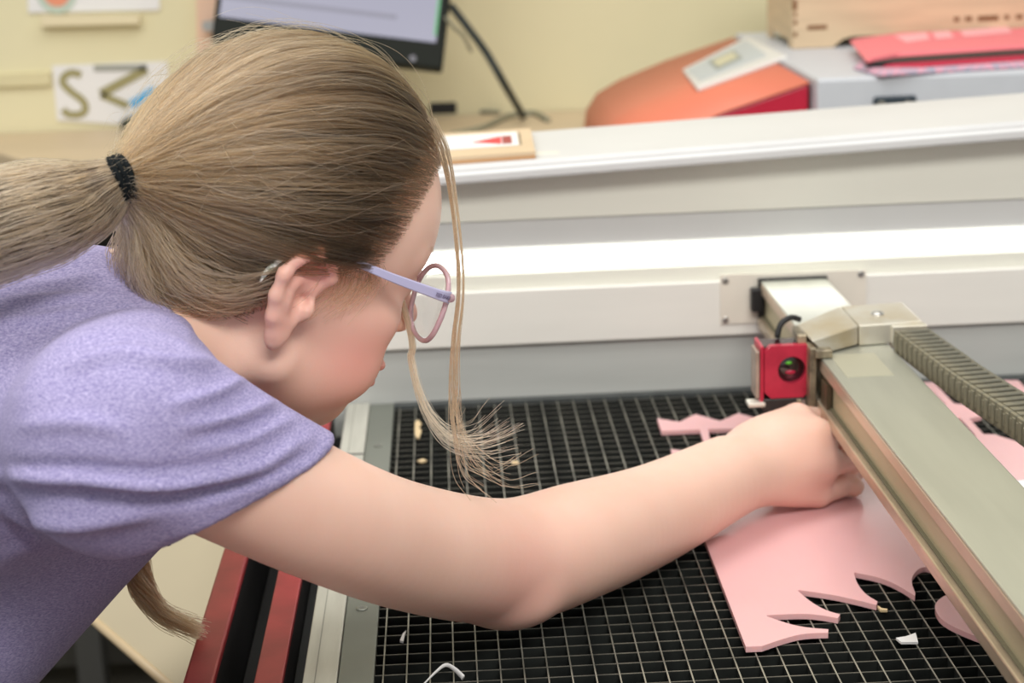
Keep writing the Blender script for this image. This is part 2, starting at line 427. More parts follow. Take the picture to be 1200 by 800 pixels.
# red mirror block: plate with a round hole
def holed_block(x0, x1, z0, z1, y0, y1, cx, cz, r, ch, n=48):
    s = MB(); out = []; 
    corners = [(x0+ch, z0), (x1-ch*0.6, z0), (x1, z0+ch*.6), (x1, z1), (x0+ch, z1), (x0, z1-ch), (x0, z0+ch)]
    def outer(th):
        dx, dz = math.cos(th), math.sin(th); best = 1e9
        for (ax, az), (bx, bz) in zip(corners, corners[1:]+corners[:1]):
            ex, ez = bx-ax, bz-az; den = dx*ez-dz*ex
            if abs(den) < 1e-12: continue
            t = ((ax-cx)*ez-(az-cz)*ex)/den; u = ((ax-cx)*dz-(az-cz)*dx)/den
            if t > 0 and -1e-6 <= u <= 1+1e-6: best = min(best, t)
        return cx+dx*best, cz+dz*best
    ths = sorted([2*math.pi*k/n for k in range(n)]+[math.atan2(z-cz, x-cx) % (2*math.pi) for x, z in corners])
    m = len(ths); vs = []
    for th in ths:
        ox, oz = outer(th); ix, iz = cx+r*math.cos(th), cz+r*math.sin(th)
        vs += [(ox, y0, oz), (ix, y0, iz), (ix, y1, iz), (ox, y1, oz)]
    fs = []
    for i in range(m):
        j = (i+1) % m
        for k in range(4):
            l = (k+1) % 4
            fs.append((i*4+k, i*4+l, j*4+l, j*4+k))
    return s.add(vs, fs)
mcx, mcz, my = 0.2695, 0.0965, 1.357
blk = holed_block(0.2470, 0.2815, 0.0735, 0.117, my, my+0.007, mcx-0.0005, mcz, 0.0112, 0.005).build('mirror_block', mRedBlock, hd)
box('block_side', 0.2440, 0.2468, my+0.002, my+0.032, 0.069, 0.1165, mRedBlock, hd, bevel=0.0006)
box('block_body', 0.2472, 0.2812, my+0.0075, my+0.032, 0.074, 0.115, mat('mirror_recess', (0.03, 0.006, 0.008), 0.25), hd, bevel=0.001)
ln = MB(); ln.sphere((mcx-0.0005, my+0.0085, mcz), (0.0108, 0.0022, 0.0108)); lno = ln.build('mirror', mat('mirror_glass', (0.02, 0.01, 0.012), 0.05, spec=1.0), blk, smooth=True)
MB().sphere((mcx-0.002, my+0.0062, mcz+0.0045), (0.0028, 0.0008, 0.0014)).build('green_glint', mat('green_glint_tint', (0.12, 0.6, 0.05), 0.2), blk, smooth=True)  # green and red glints of the mirror set in as coloured spots
MB().sphere((mcx-0.0005, my+0.0062, mcz-0.0035), (0.0042, 0.0008, 0.0018)).build('red_glint', mat('red_glint_tint', (0.45, 0.02, 0.06), 0.2), blk, smooth=True)
box('clear_side', 0.2405, 0.2437, my+0.004, my+0.026, 0.073, 0.112, mat('worn_plate2', (0.5, 0.4, 0.33), 0.35, metal=0.4, var=0.3, vscale=50), hd, bevel=0.0006)
box('lens_holder', 0.246, 0.2835, my+0.001, my+0.03, 0.0625, 0.0728, mat('holder_dark', (0.035, 0.03, 0.03), 0.4, var=0.4, vscale=80), hd, bevel=0.001)
MB().cyl((0.2645, my+0.016, 0.040), (0.2645, my+0.016, 0.0625), 0.005, 0.012).build('nozzle', mat('nozzle_dark', (0.10, 0.02, 0.025), 0.4, metal=0.4), hd, smooth=False)
box('bracket', 0.2335, 0.2475, my-0.002, my+0.012, 0.067, 0.0705, mat('bracket_pale', (0.72, 0.70, 0.62), 0.3, metal=0.4), hd, bevel=0.0008)
box('bracket', 0.273, 0.2805, my-0.0015, my+0.003, 0.0605, 0.072, MATS['worn_plate'], hd, bevel=0.0005)
for z in (0.072,):
    MB().cyl((0.2785, my-0.001, z-0.01), (0.2785, my-0.001, z), 0.002).build('bolt', mScrew, hd)
MB().tube(catmull([(0.262, 1.385, 0.116), (0.266, 1.388, 0.127), (0.275, 1.392, 0.131), (0.283, 1.396, 0.128)], 14), 0.0024, seg=8).build('hose', mBlack, hd, smooth=True)
box('clamp', 0.2745, 0.282, 1.362, 1.385, 0.1165, 0.124, MATS['worn_plate'], hd, bevel=0.001)
cl = MB(); cl.box(0.2845, 0.2985, 1.341, 1.351, 0.1095, 0.1165); cl.build('clamp', MATS['worn_plate'], hd, bevel=0.001)
box('side_window', gx0-0.0012, gx0+0.003, 1.318, 1.338, 0.072, 0.094, mat('window_dark', (0.07, 0.05, 0.03), 0.3), gan)

# ------------------------------------------------------------------ cable chain beside the beam
ch = empty('cable_chain', (0.374, 1.2, 0.10), 'olive grey plastic cable drag chain running beside the gantry beam', 'cable chain')
lk = MB()
wx0, wx1 = -0.0145, 0.0145
lk.box(wx0, wx0+0.003, 0.0, 0.0108, -0.018, 0.0); lk.box(wx1-0.003, wx1, 0.0, 0.0108, -0.018, 0.0)
lk.box(wx0-0.0011, wx0+0.0005, 0.001, 0.0055, -0.0165, -0.002); lk.box(wx0-0.0006, wx0+0.0005, 0.0066, 0.0104, -0.0135, -0.004)
lk.box(wx0+0.0029, wx1-0.0029, 0.0015, 0.0078, -0.0022, 0.0006); lk.box(wx0+0.0029, wx1-0.0029, 0.0, 0.0108, -0.0175, -0.0155)
l0 = lk.build('chain_link', mChain, None, bevel=0.0005)
cpts = [atz(x, y, 0.1245) for x, y in ((1066, 384), (1103, 411), (1138, 436), (1177, 461), (1210, 482), (1262, 520), (1330, 575))]
cpts = catmull(cpts, 600)
seg = np.concatenate([[0], np.cumsum(np.linalg.norm(np.diff(cpts, axis=0), axis=1))])
adopt(l0, ch); k = 0; sdist = 0.004
while sdist < seg[-1]-0.02 and k < 60:
    p = Vector([np.interp(sdist, seg, cpts[:, i]) for i in range(3)]); q = Vector([np.interp(sdist+0.0112, seg, cpts[:, i]) for i in range(3)])
    o = l0 if k == 0 else l0.copy()
    if k: COL.objects.link(o)
    t = (p-q).normalized()
    o.location = q; o.rotation_euler = (0, 0, math.atan2(-t.x, t.y))
    k += 1; sdist += 0.0112
box('chain_mount', 0.354, 0.383, 1.3745, 1.384, 0.106, 0.1245, mCover, ch, bevel=0.001)
# ------------------------------------------------------------------ cut acrylic on the bed
ZA, ZB = 0.0006, 0.0046
sheet_pix = [(874, 757.5), (893, 756.7)]
sheet_pix += smoothpts([(893, 756.7), (915, 749), (940, 742), (970.5, 741)], 2)[1:]
sheet_pix += [(970.8, 737)] + smoothpts([(970.8, 737), (945, 735), (925, 731), (898, 721.5)], 2)[1:]
sheet_pix += smoothpts([(899, 720.5), (939, 718.5), (960, 720), (982, 724)], 2) + [(984.5, 719.5)]
sheet_pix += smoothpts([(984.5, 719.5), (968, 715), (950, 705), (935, 692)], 2)[1:]
sheet_pix += smoothpts([(936, 691), (973, 696), (1001, 702), (1027, 708.5)], 2) + [(1028.5, 704.5)]
sheet_pix += smoothpts([(1028.5, 704.5), (1014, 696), (1004, 683), (1001, 671.5)], 2)[1:]
sheet_pix += smoothpts([(1002, 670.5), (1030, 676), (1052, 685), (1072, 698)], 2)
sheet_pix += smoothpts([(1072.8, 695), (1067, 680), (1073, 668), (1084, 663), (1097, 668), (1110, 684), (1117, 692)], 2)
sheet_pix += [(1180, 690), (1150, 640), (1085, 560), (1040, 512), (1012, 505), (995, 517), (960, 500), (925, 520), (890, 508), (855, 528), (820, 530)]
sheet_pix += [(786, 526), (789, 537)]
sh = plate('pink_acrylic_sheet', sheet_pix, ZA, ZB, mPink)
tag(sh, 'large pink acrylic sheet with curved pointed cut-outs, held under the resting hand', 'acrylic sheet')
off = plate('pink_offcut', smoothpts([(1150, 700), (1118, 692), (1099, 702), (1094, 712), (1105, 729), (1150, 748), (1180, 756)], 2)+[(1200, 740)], ZA, ZB, mPink)
tag(off, 'rounded pink acrylic offcut peeking out below the gantry beam', 'acrylic offcut')
# zigzag strip: top edge, posts
zz = [(770, 490), (796, 494), (815, 485), (844, 493), (865, 484), (896, 492), (915, 483), (945, 491), (970, 482), (1000, 488), (1002, 499), (940, 501), (830, 502.5), (833, 521), (825.5, 521), (820, 503), (775, 505)]
z1 = plate('pink_zigzag_offcut', zz, ZA, ZB, mPink)
tag(z1, 'thin zigzag pink acrylic strip with narrow post near the rear of the bed', 'acrylic offcut')
def g(p): return (1040+p[0]/4.444, 420+p[1]/4.444)
lat = [(40, 128), (240, 122), (345, 232), (400, 240), (490, 300), (425, 312), (500, 392), (560, 395), (690, 436), (800, 470), (800, 628), (560, 640), (300, 640), (420, 440), (462, 405), (380, 310), (300, 318), (262, 270), (305, 240), (225, 160), (60, 165)]
lt = plate('pink_lattice_sheet', [g(p) for p in lat], ZA, ZB, mPink)
tag(lt, 'pink acrylic lattice sheet lying between the gantry beam and the cable chain', 'acrylic sheet')
br = plate('pink_corner_offcut', [g(p) for p in [(560, 112), (680, 112), (760, 190), (740, 220), (660, 146), (590, 150)]], ZA, ZB, mPink)
tag(br, 'bent pink acrylic strip behind the cable chain near the rear panel', 'acrylic offcut')
wp = plate('white_acrylic_piece', [(1165, 566), (1222, 560), (1230, 590), (1190, 592)], 0.005, 0.0078, mat('white_acrylic', (0.85, 0.85, 0.84), 0.15))
tag(wp, 'glossy white acrylic piece lying beside the gantry beam', 'acrylic piece')
# scraps
mScrap = mat('white_scrap', (0.75, 0.75, 0.74), 0.5)
mChip = mat('wood_chip', (0.62, 0.48, 0.28), 0.7)
def chip(name, pix, m, label, cat, z=0.0004, h=0.0016, grp=None):
    o = plate(name, pix, z, z+h, m); tag(o, label, cat, grp); return o
chip('plastic_scrap', [(1050, 747), (1062, 745), (1073, 741), (1076, 752), (1056, 752)], mScrap, 'small white triangular plastic scrap below the pink sheet points', 'scrap')
chip('wood_chip', [(486, 495), (490, 491), (494, 496), (491, 500), (494, 504), (491, 513), (487, 511), (486, 504)], mChip, 'knobbly tan wood chip in the rear corner of the grid', 'wood chip')
chip('wood_chip', [(489, 539), (496, 537), (500, 539), (494, 541)], mChip, 'tiny flat tan wood chip beside the hanging hair ends', 'wood chip')
chip('wood_chip', [(599, 540), (606, 539.5), (608, 542), (600, 542.5)], mChip, 'tiny pale wood chip just right of the hanging hair ends', 'wood chip')
chip('plastic_scrap', [(468.5, 750), (472, 742), (476, 738), (474, 744), (472.5, 751)], mScrap, 'tiny curved pale scrap near the screwed grey strip', 'scrap')
sl = MB(); sp = catmull([atz(495, 803, 0.001), atz(512, 786, 0.006), atz(523, 779, 0.008), atz(534, 785, 0.006), atz(543, 794, 0.003)], 16)
sl.tube(sp, list(np.linspace(0.0006, 0.0028, 16)), seg=6, flat=0.35)
tag(sl.build('plastic_sliver', mScrap, smooth=True), 'bent white plastic sliver lying on the black grid near the front', 'scrap')
chip('thin_shaving', [(1029, 709), (1033, 712), (1040, 713), (1040, 714.5), (1032, 714.5), (1028, 711)], mChip, 'thin curled shaving under the tip of a pink point', 'scrap')

# ------------------------------------------------------------------ background things
# coaster on the lid
nL = (LM.to_3x3() @ Vector((0, 0, 1)))
ck = [lidp(x, y) for x, y in ((500, 195), (628, 186), (622, 158), (505, 165))]
cst = empty('wooden_plaque', ck[0], 'small plywood plaque with a red arrow print lying on the laser cutter lid', 'plaque')
for i, (a, b, m) in enumerate(((0.0003, 0.0035, mat('ply_edge', (0.50, 0.28, 0.13), 0.6)), (0.0036, 0.0068, mWood))):
    s = MB(); s.hull8([p+nL*a for p in ck], [p+nL*b for p in ck]); s.build('board' if i else 'base_layer', m, cst)
def inq(u, v, h=0.0071):
    a = ck[0].lerp(ck[1], u); b = ck[3].lerp(ck[2], u); return a.lerp(b, v)+nL*h
def flat(name, uv, m, parent, h=0.0071):
    s = MB(); s.hull8([inq(u, v, h) for u, v in uv], [inq(u, v, h+0.0003) for u, v in uv]); return s.build(name, m, parent)
flat('white_card', [(.05, .28), (.86, .28), (.86, .85), (.05, .85)], mWhite, cst)
flat('red_arrow', [(.42, .5), (.70, .36), (.70, .68)], mat('red_print', (0.75, 0.05, 0.06), 0.5), cst, 0.0075)
flat('arrow_end', [(.71, .36), (.80, .36), (.80, .68), (.71, .68)], mat('dark_red_print', (0.35, 0.05, 0.05), 0.5), cst, 0.0075)
flat('black_line', [(.875, .3), (.885, .3), (.885, .82), (.875, .82)], mBlack, cst)

# monitor
mc = D(392, -10, 2.60)
mr = (cR*0.992 - cU*0.11 + cF*0.05).normalized(); mu = (cU*0.992 + cR*0.11 + cF*0.10); mu = (mu - mr*mu.dot(mr)).normalized()
MM = frame_mat(mc, mr, mu)
mon = empty('computer_monitor', MM @ Vector((0, -0.30, -0.05)), 'black framed computer monitor tilted above the desk by the yellow wall', 'monitor')
hw, hh = 0.170, 0.113
MB().box(-hw, hw, -hh+0.016, hh+0.12, -0.028, -0.001, MM).build('housing', mat('monitor_black', (0.012, 0.015, 0.012), 0.6, spec=0.15), mon, bevel=0.004)
scm = mat('screen_glow', (0.05, 0.05, 0.06), 0.3, emit=(0.42, 0.42, 0.56), estr=0.55)
MB().box(-hw+0.008, hw-0.014, -hh+0.055, hh+0.11, -0.001, 0.0005, MM).build('screen', scm, mon)
MB().box(-hw+0.006, hw-0.075, -hh+0.082, -hh+0.089, 0.0005, 0.0009, MM).build('window_bar', mat('screen_line', (0.05, 0.05, 0.06), 0.3, emit=(0.30, 0.30, 0.40), estr=0.5), mon)
MB().box(hw-0.018, hw-0.0145, -hh+0.065, hh+0.11, 0.0005, 0.0009, MM).build('green_edge', mat('screen_green', (0.05, 0.3, 0.1), 0.3, emit=(0.05, 0.30, 0.08), estr=0.4), mon)
MB().cyl(MM @ Vector((hw-0.045, -hh+0.027, -0.001)), MM @ Vector((hw-0.045, -hh+0.027, 0.0012)), 0.005).build('power_button', mat('btn', (0.1, 0.1, 0.13), 0.3), mon)
MB().tube([MM @ Vector((-0.05, 0.05, -0.03)), MM @ Vector((-0.05, 0.05, -0.10)), Vector((mc.x-0.08, 2.8, 0.14)), Vector((mc.x-0.08, 2.8, 0.1005))], 0.016, seg=12).build('stand_arm', mat('monitor_black', (0, 0, 0)), mon)
# cables
mCable = mat('dark_cable', (0.02, 0.03, 0.03), 0.5)
def cable(name, pts, r, label, m=None):
    o = MB().tube(catmull(pts, 40), r, seg=8).build(name, m or mCable, smooth=True)
    return tag(o, label, 'cable')
cable('monitor_cable', [D(528, 6, 2.68), D(548, 32, 2.68), D(570, 62, 2.69), D(592, 100, 2.71), atz(613, 136, 0.106)], 0.0062, 'thick dark cable drooping from the monitor down to the desk')
cable('thin_cable', [D(522, 20, 2.59), D(533, 33, 2.60), D(543, 42, 2.61), D(552, 60, 2.63)], 0.003, 'thin grey cable beside the thick monitor cable', mat('grey_cable', (0.25, 0.25, 0.18), 0.5))
cable('desk_cable', [atz(530, 158, 0.103), atz(565, 150, 0.103), atz(595, 137, 0.103), atz(625, 133, 0.103), atz(642, 141, 0.103)], 0.005, 'flat olive cable looping over the desk top', MATS['grey_cable'])
cable('desk_cable', [atz(520, 128, 0.103), atz(550, 130, 0.103), atz(585, 132, 0.103)], 0.004, 'olive cable lead running out of the black plug', MATS['grey_cable'])
pl = MB(); c0 = atz(519, 133, 0.101); pl.box(c0.x-0.022, c0.x+0.024, c0.y-0.015, c0.y+0.015, 0.101, 0.122); 
plug = pl.build('power_plug', mBlack, bevel=0.004); tag(plug, 'black power plug block lying on the desk behind the forehead', 'plug')
ms = MB(); c0 = atz(160, 152, 0.102); ms.sphere((c0.x, c0.y, 0.1125), (0.026, 0.036, 0.012)); tag(ms.build('computer_mouse', mat('mouse_dark', (0.03, 0.035, 0.02), 0.4), smooth=True), 'dark computer mouse on the desk below the letter sign', 'mouse')

# wall papers
def wallrect(name, pix, m, y=2.919, th=0.003, parent=None):
    P = [aty(x, yy, y-th) for x, yy in pix]
    s = MB(); s.hull8(P, [p+Vector((0, th, 0)) for p in P]); return s.build(name, m, parent)
e1 = empty('letter_sign', aty(125, 143, 2.91), 'white paper sign with large letters S and Z pinned above the desk', 'sign')
wallrect('paper', [(61, 77), (196, 72), (205, 150), (67, 141)], mWhite, parent=e1)
mOl = mat('olive_ink', (0.33, 0.30, 0.14), 0.6)
def strokes(pix, w, m, name, y=2.9145):
    P = [aty(x, yy, y) for x, yy in pix]; s = MB()
    P = [Vector(p) for p in P]; L = []; Rr = []
    for i, p in enumerate(P):
        t = (P[min(i+1, len(P)-1)]-P[max(i-1, 0)]).normalized(); n = Vector((-t.z, 0, t.x))
        ww = w if not hasattr(w, '__len__') else w[i]
        L.append(p+n*ww); Rr.append(p-n*ww)
    for i in range(len(P)-1):
        a = [L[i], L[i+1], Rr[i+1], Rr[i]]; s.hull8(a, [q+Vector((0, 0.001, 0)) for q in a])
    return s.build(name, m, e1)
sp = catmull([(95, 88), (84, 85), (75, 90), (74, 98), (84, 108), (97, 118), (100, 128), (94, 134), (80, 134), (74, 128)], 26)
strokes([tuple(p) for p in sp], 0.0058, mOl, 'letter_s')
strokes([(110, 80), (172, 79)], 0.0050, mat('grey_ink', (0.33, 0.34, 0.30), 0.6), 'letter_stroke')
strokes([(172, 81), (118, 110)], 0.0072, mOl, 'letter_stroke')
strokes([(118, 111), (150, 124)], 0.0060, mOl, 'letter_stroke')
strokes([(154, 123), (182, 105)], 0.0072, mat('blue_ink', (0.10, 0.42, 0.75), 0.6), 'letter_stroke')
e2 = empty('wall_poster', aty(110, 10, 2.91), 'white poster with a pink and grey round motif, bottom edge in view', 'poster')
wallrect('paper', [(30, -90), (187, -90), (187, 12), (33, 15)], mWhite, parent=e2)
def disc(cx, cy, r, m, y, name, parent):
    c = aty(cx, cy, y); s = MB(); s.tube([c, c+Vector((0, 0.0008, 0))], [r, r], seg=36); return s.build(name, m, parent)
disc(66, -8, 0.032, mat('grey_ring', (0.50, 0.60, 0.52), 0.6), 2.9145, 'ring', e2)
disc(66, -8, 0.021, mat('salmon_dot', (0.80, 0.30, 0.18), 0.6), 2.9135, 'dot', e2)
sh2 = wallrect('wall_ledge', [(48, 18), (163, 18), (163, 28), (48, 31)], mat('ledge_cream', (0.76, 0.68, 0.46), 0.6), th=0.02)
tag(sh2, 'narrow cream ledge strip on the yellow wall under the poster', 'ledge')
pb = wallrect('peach_board', [(229, -80), (275, -80), (275, 70), (231, 70)], mat('peach', (0.80, 0.56, 0.42), 0.7), th=0.012)
tag(pb, 'peach coloured board on the wall beside the monitor', 'board')
gc = wallrect('grey_clip', [(236, 26), (262, 22), (264, 38), (238, 36)], mat('clip_grey', (0.45, 0.47, 0.47), 0.4, metal=0.4), y=2.90, th=0.02)
tag(gc, 'small grey metal clip on the peach board beside the monitor', 'clip')

# second machine: red hood, grey body
m2 = empty('desktop_machine', (0.6, 2.3, 0.095), 'second machine with sloping red hood, lit top coloured salmon, and pale grey body on the worktable', 'machine')
ya, yb = 2.10, 2.66
n0 = aty(948, 97, ya); n1 = aty(948, 140, ya)
pr = [(n0.x, 0.096), (n0.x, n0.z), (n0.x-0.10, n0.z-0.030), (n0.x-0.170, n0.z-0.056), (n0.x-0.205, n0.z-0.075), (n0.x-0.222, n0.z-0.10), (n0.x-0.226, 0.096)]
s = MB(); s.hull8([(x, ya, z) for x, z in pr], [(x, yb, z) for x, z in pr]); 
hood = s.build('hood', mat('hood_red', (0.52, 0.012, 0.045), 0.4), m2, bevel=0.004)
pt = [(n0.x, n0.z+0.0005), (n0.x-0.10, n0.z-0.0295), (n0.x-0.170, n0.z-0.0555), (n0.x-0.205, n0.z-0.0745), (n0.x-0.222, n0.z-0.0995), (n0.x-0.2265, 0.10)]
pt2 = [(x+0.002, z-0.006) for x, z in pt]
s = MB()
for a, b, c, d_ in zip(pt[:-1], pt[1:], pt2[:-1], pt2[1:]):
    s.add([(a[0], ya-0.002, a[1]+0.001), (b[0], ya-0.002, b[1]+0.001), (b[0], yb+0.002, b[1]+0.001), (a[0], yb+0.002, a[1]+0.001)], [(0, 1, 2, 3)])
hs = s.build('hood_lit_top', mat('hood_red_lit', (0.72, 0.20, 0.12), 0.45), m2, smooth=True)  # salmon puts the overhead light on the red hood into colour
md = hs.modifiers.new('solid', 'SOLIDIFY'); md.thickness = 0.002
# display panel on the slope
sl_ = Vector((-0.10, 0, -0.030)).normalized(); nr_ = Vector((-sl_.z, 0, sl_.x)); nr_ = nr_ if nr_.z > 0 else -nr_
def hp(px, py, h):
    o0 = Vector((n0.x, ya, n0.z+0.0015)); r = ray(px, py); t = (o0-cC).dot(nr_)/r.dot(nr_); return cC+r*t+nr_*h
def hoodquad(name, pix, h0, h1, m, parent, bevel=0.0):
    a = [hp(x, y, h0) for x, y in pix]; b = [hp(x, y, h1) for x, y in pix]
    return MB().hull8(a, b).build(name, m, parent, bevel=bevel)
dpn = hoodquad('control_panel', [(801, 86), (878, 47), (924, 70), (818, 108)], 0, 0.006, mat('panel_white', (0.72, 0.72, 0.70), 0.4), m2, 0.002)
hoodquad('panel_face', [(806, 87), (876, 52), (900, 70), (822, 100)], 0.0062, 0.007, mat('panel_blue', (0.52, 0.57, 0.60), 0.4), dpn)
hoodquad('display', [(832, 78), (862, 65), (872, 74), (842, 88)], 0.0072, 0.0082, mat('disp_frame', (0.33, 0.36, 0.34), 0.4), dpn)
hoodquad('display_glass', [(837, 78), (860, 68), (867, 74), (844, 85)], 0.0084, 0.009, mat('disp_glass', (0.62, 0.60, 0.42), 0.3), dpn)
g0 = aty(950, 96, ya-0.03)
gz = n0.z+0.008
box('body', n0.x+0.004, 1.40, ya-0.03, 2.66, 0.096, gz, mat('body_grey', (0.58, 0.61, 0.66), 0.45, var=0.03), m2, bevel=0.004)
hd0 = aty(1023, 113, ya-0.032); hd1 = aty(1073, 128, ya-0.032)
hnd = box('handle', hd0.x, hd1.x, ya-0.037, ya-0.0305, hd1.z-0.012, hd0.z, mat('handle_black', (0.02, 0.035, 0.05), 0.4), m2, bevel=0.003)
for x in (1033, 1064):
    c = aty(x, 122, ya-0.038); MB().cyl(c, c+Vector((0, 0.002, 0)), 0.0045).build('rivet', mScrew, hnd)
# plywood box on top
gt = gz+0.0008
def topz(x, y): return atz(x, y, gt)
bx = empty('plywood_box', topz(930, 57), 'laser cut plywood box with finger joint slots on the grey machine', 'box')
f0 = topz(934, 57); yF = f0.y
wall = []
# front face with raised skirt: two feet and a cut-out between
xf0, xf1 = f0.x-0.006, f0.x+0.42
fo = [(xf0, gt), (xf0+0.055, gt), (xf0+0.068, gt+0.010), (xf0+0.08, gt+0.0135), (xf0+0.34, gt+0.0135), (xf0+0.352, gt+0.010), (xf0+0.365, gt), (xf1, gt), (xf1, gt+0.16), (xf0, gt+0.16)]
s = MB(); s.hull8([(x, yF, z) for x, z in fo], [(x, yF+0.004, z) for x, z in fo]); s.build('front_panel', mWood, bx)
# left side
so = [(yF+0.0042, gt), (yF+0.028, gt), (yF+0.036, gt+0.010), (yF+0.15, gt+0.012), (yF+0.158, gt), (yF+0.19, gt), (yF+0.19, gt+0.16), (yF+0.0042, gt+0.16)]
s = MB(); s.hull8([(xf0, y, z) for y, z in so], [(xf0+0.004, y, z) for y, z in so]); s.build('side_panel', mWood, bx)
s = MB(); s.hull8([(xf1-0.004, y, z) for y, z in so], [(xf1, y, z) for y, z in so]); s.build('side_panel', mWood, bx)
box('back_panel', xf0+0.0042, xf1-0.0042, yF+0.186, yF+0.19, gt+0.012, gt+0.16, mWood, bx)
box('bottom_panel', xf0+0.0042, xf1-0.0042, yF+0.0042, yF+0.1858, gt+0.022, gt+0.026, mWood, bx)
def slot(px0, py0, px1, py1):
    a = aty(px0, py0, yF); b = aty(px1, py1, yF)
    box('joint_slot', a.x, b.x, yF-0.0006, yF+0.001, b.z, a.z, mBurnt, bx)
slot(929, 0, 934, 12); slot(930, 15, 934, 19); slot(930, 24, 934, 29); slot(930, 38, 934, 43); slot(946, 30, 969, 34)
for a, b in ((1118, 1124), (1131, 1139), (1146, 1170), (1177, 1182), (1191, 1198), (1205, 1212)): slot(a, 20-(a-1118)*0.04, b, 25-(a-1118)*0.04)
# pink pouch and patterned pouch under it
def pouch(name, pix, z0, z1, m, parent):
    P = [atz(x, y, z1) for x, y in pix]
    for p in P: p.y = min(p.y, yF-0.006)
    s = MB(); c = sum(P, Vector())/len(P)
    ring0 = [Vector((p.x, p.y, z0)) for p in P]; ring1 = [Vector((p.x, p.y, (z0*.5+z1*.5))) for p in P]
    ring2 = [p.lerp(Vector((c.x, c.y, p.z)), 0.06) + Vector((0, 0, 0.001)) for p in P]
    n = len(P); vs = ring0+ring1+ring2
    fs = [tuple(range(n))[::-1], tuple(range(2*n, 3*n))]
    for r in range(2): fs += [(r*n+i, r*n+(i+1) % n, (r+1)*n+(i+1) % n, (r+1)*n+i) for i in range(n)]
    return s.add(vs, fs).build(name, m, parent, bevel=0.002)
ptz = empty('patterned_pouch', topz(1120, 76), 'flat pouch with multicoloured dotted pattern under the pink pencil pouch', 'pouch')
mp = mat('dotted_cloth', (0.75, 0.35, 0.45), 0.7, var=1, vscale=160, col2=(0.25, 0.35, 0.45))
yq = ya-0.02
pouch('cloth', [(1000, 76), (1030, 85), (1260, 71), (1260, 50), (1020, 62)], gt, gt+0.005, mp, ptz)
pk = empty('pink_pouch', topz(1100, 70), 'coral pink zip pencil pouch with pale print beside the plywood box', 'pouch')
pouch('lower_body', [(1035, 76), (1080, 76), (1260, 64), (1260, 45), (1030, 55)], gt+0.0055, gt+0.009, mat('crimson_cloth', (0.45, 0.01, 0.05), 0.6), pk)
pouch('zip', [(1012, 74), (1052, 72), (1260, 58), (1260, 45), (1030, 52)], gt+0.0095, gt+0.012, mat('zip_black', (0.012, 0.014, 0.016), 0.5), pk)
up = pouch('upper_body', [(996, 46), (1016, 70), (1050, 64), (1260, 50), (1260, 18), (1040, 34)], gt+0.0125, gt+0.0165, mat('coral_cloth', (0.85, 0.20, 0.24), 0.5), pk)
zpk = gt+0.0165-0.0265
for q in ([(1047, 42), (1085, 38), (1090, 46), (1062, 50)], [(1092, 38), (1112, 36), (1118, 44), (1097, 46)], [(1124, 36), (1180, 31), (1186, 38), (1130, 43)]):
    P = [atz(x, y, zpk+0.0278) for x, y in q]; MB().hull8(P, [p+Vector((0, 0, 0.0004)) for p in P]).build('pale_print', mat('print_pink', (0.92, 0.45, 0.48), 0.6), up)

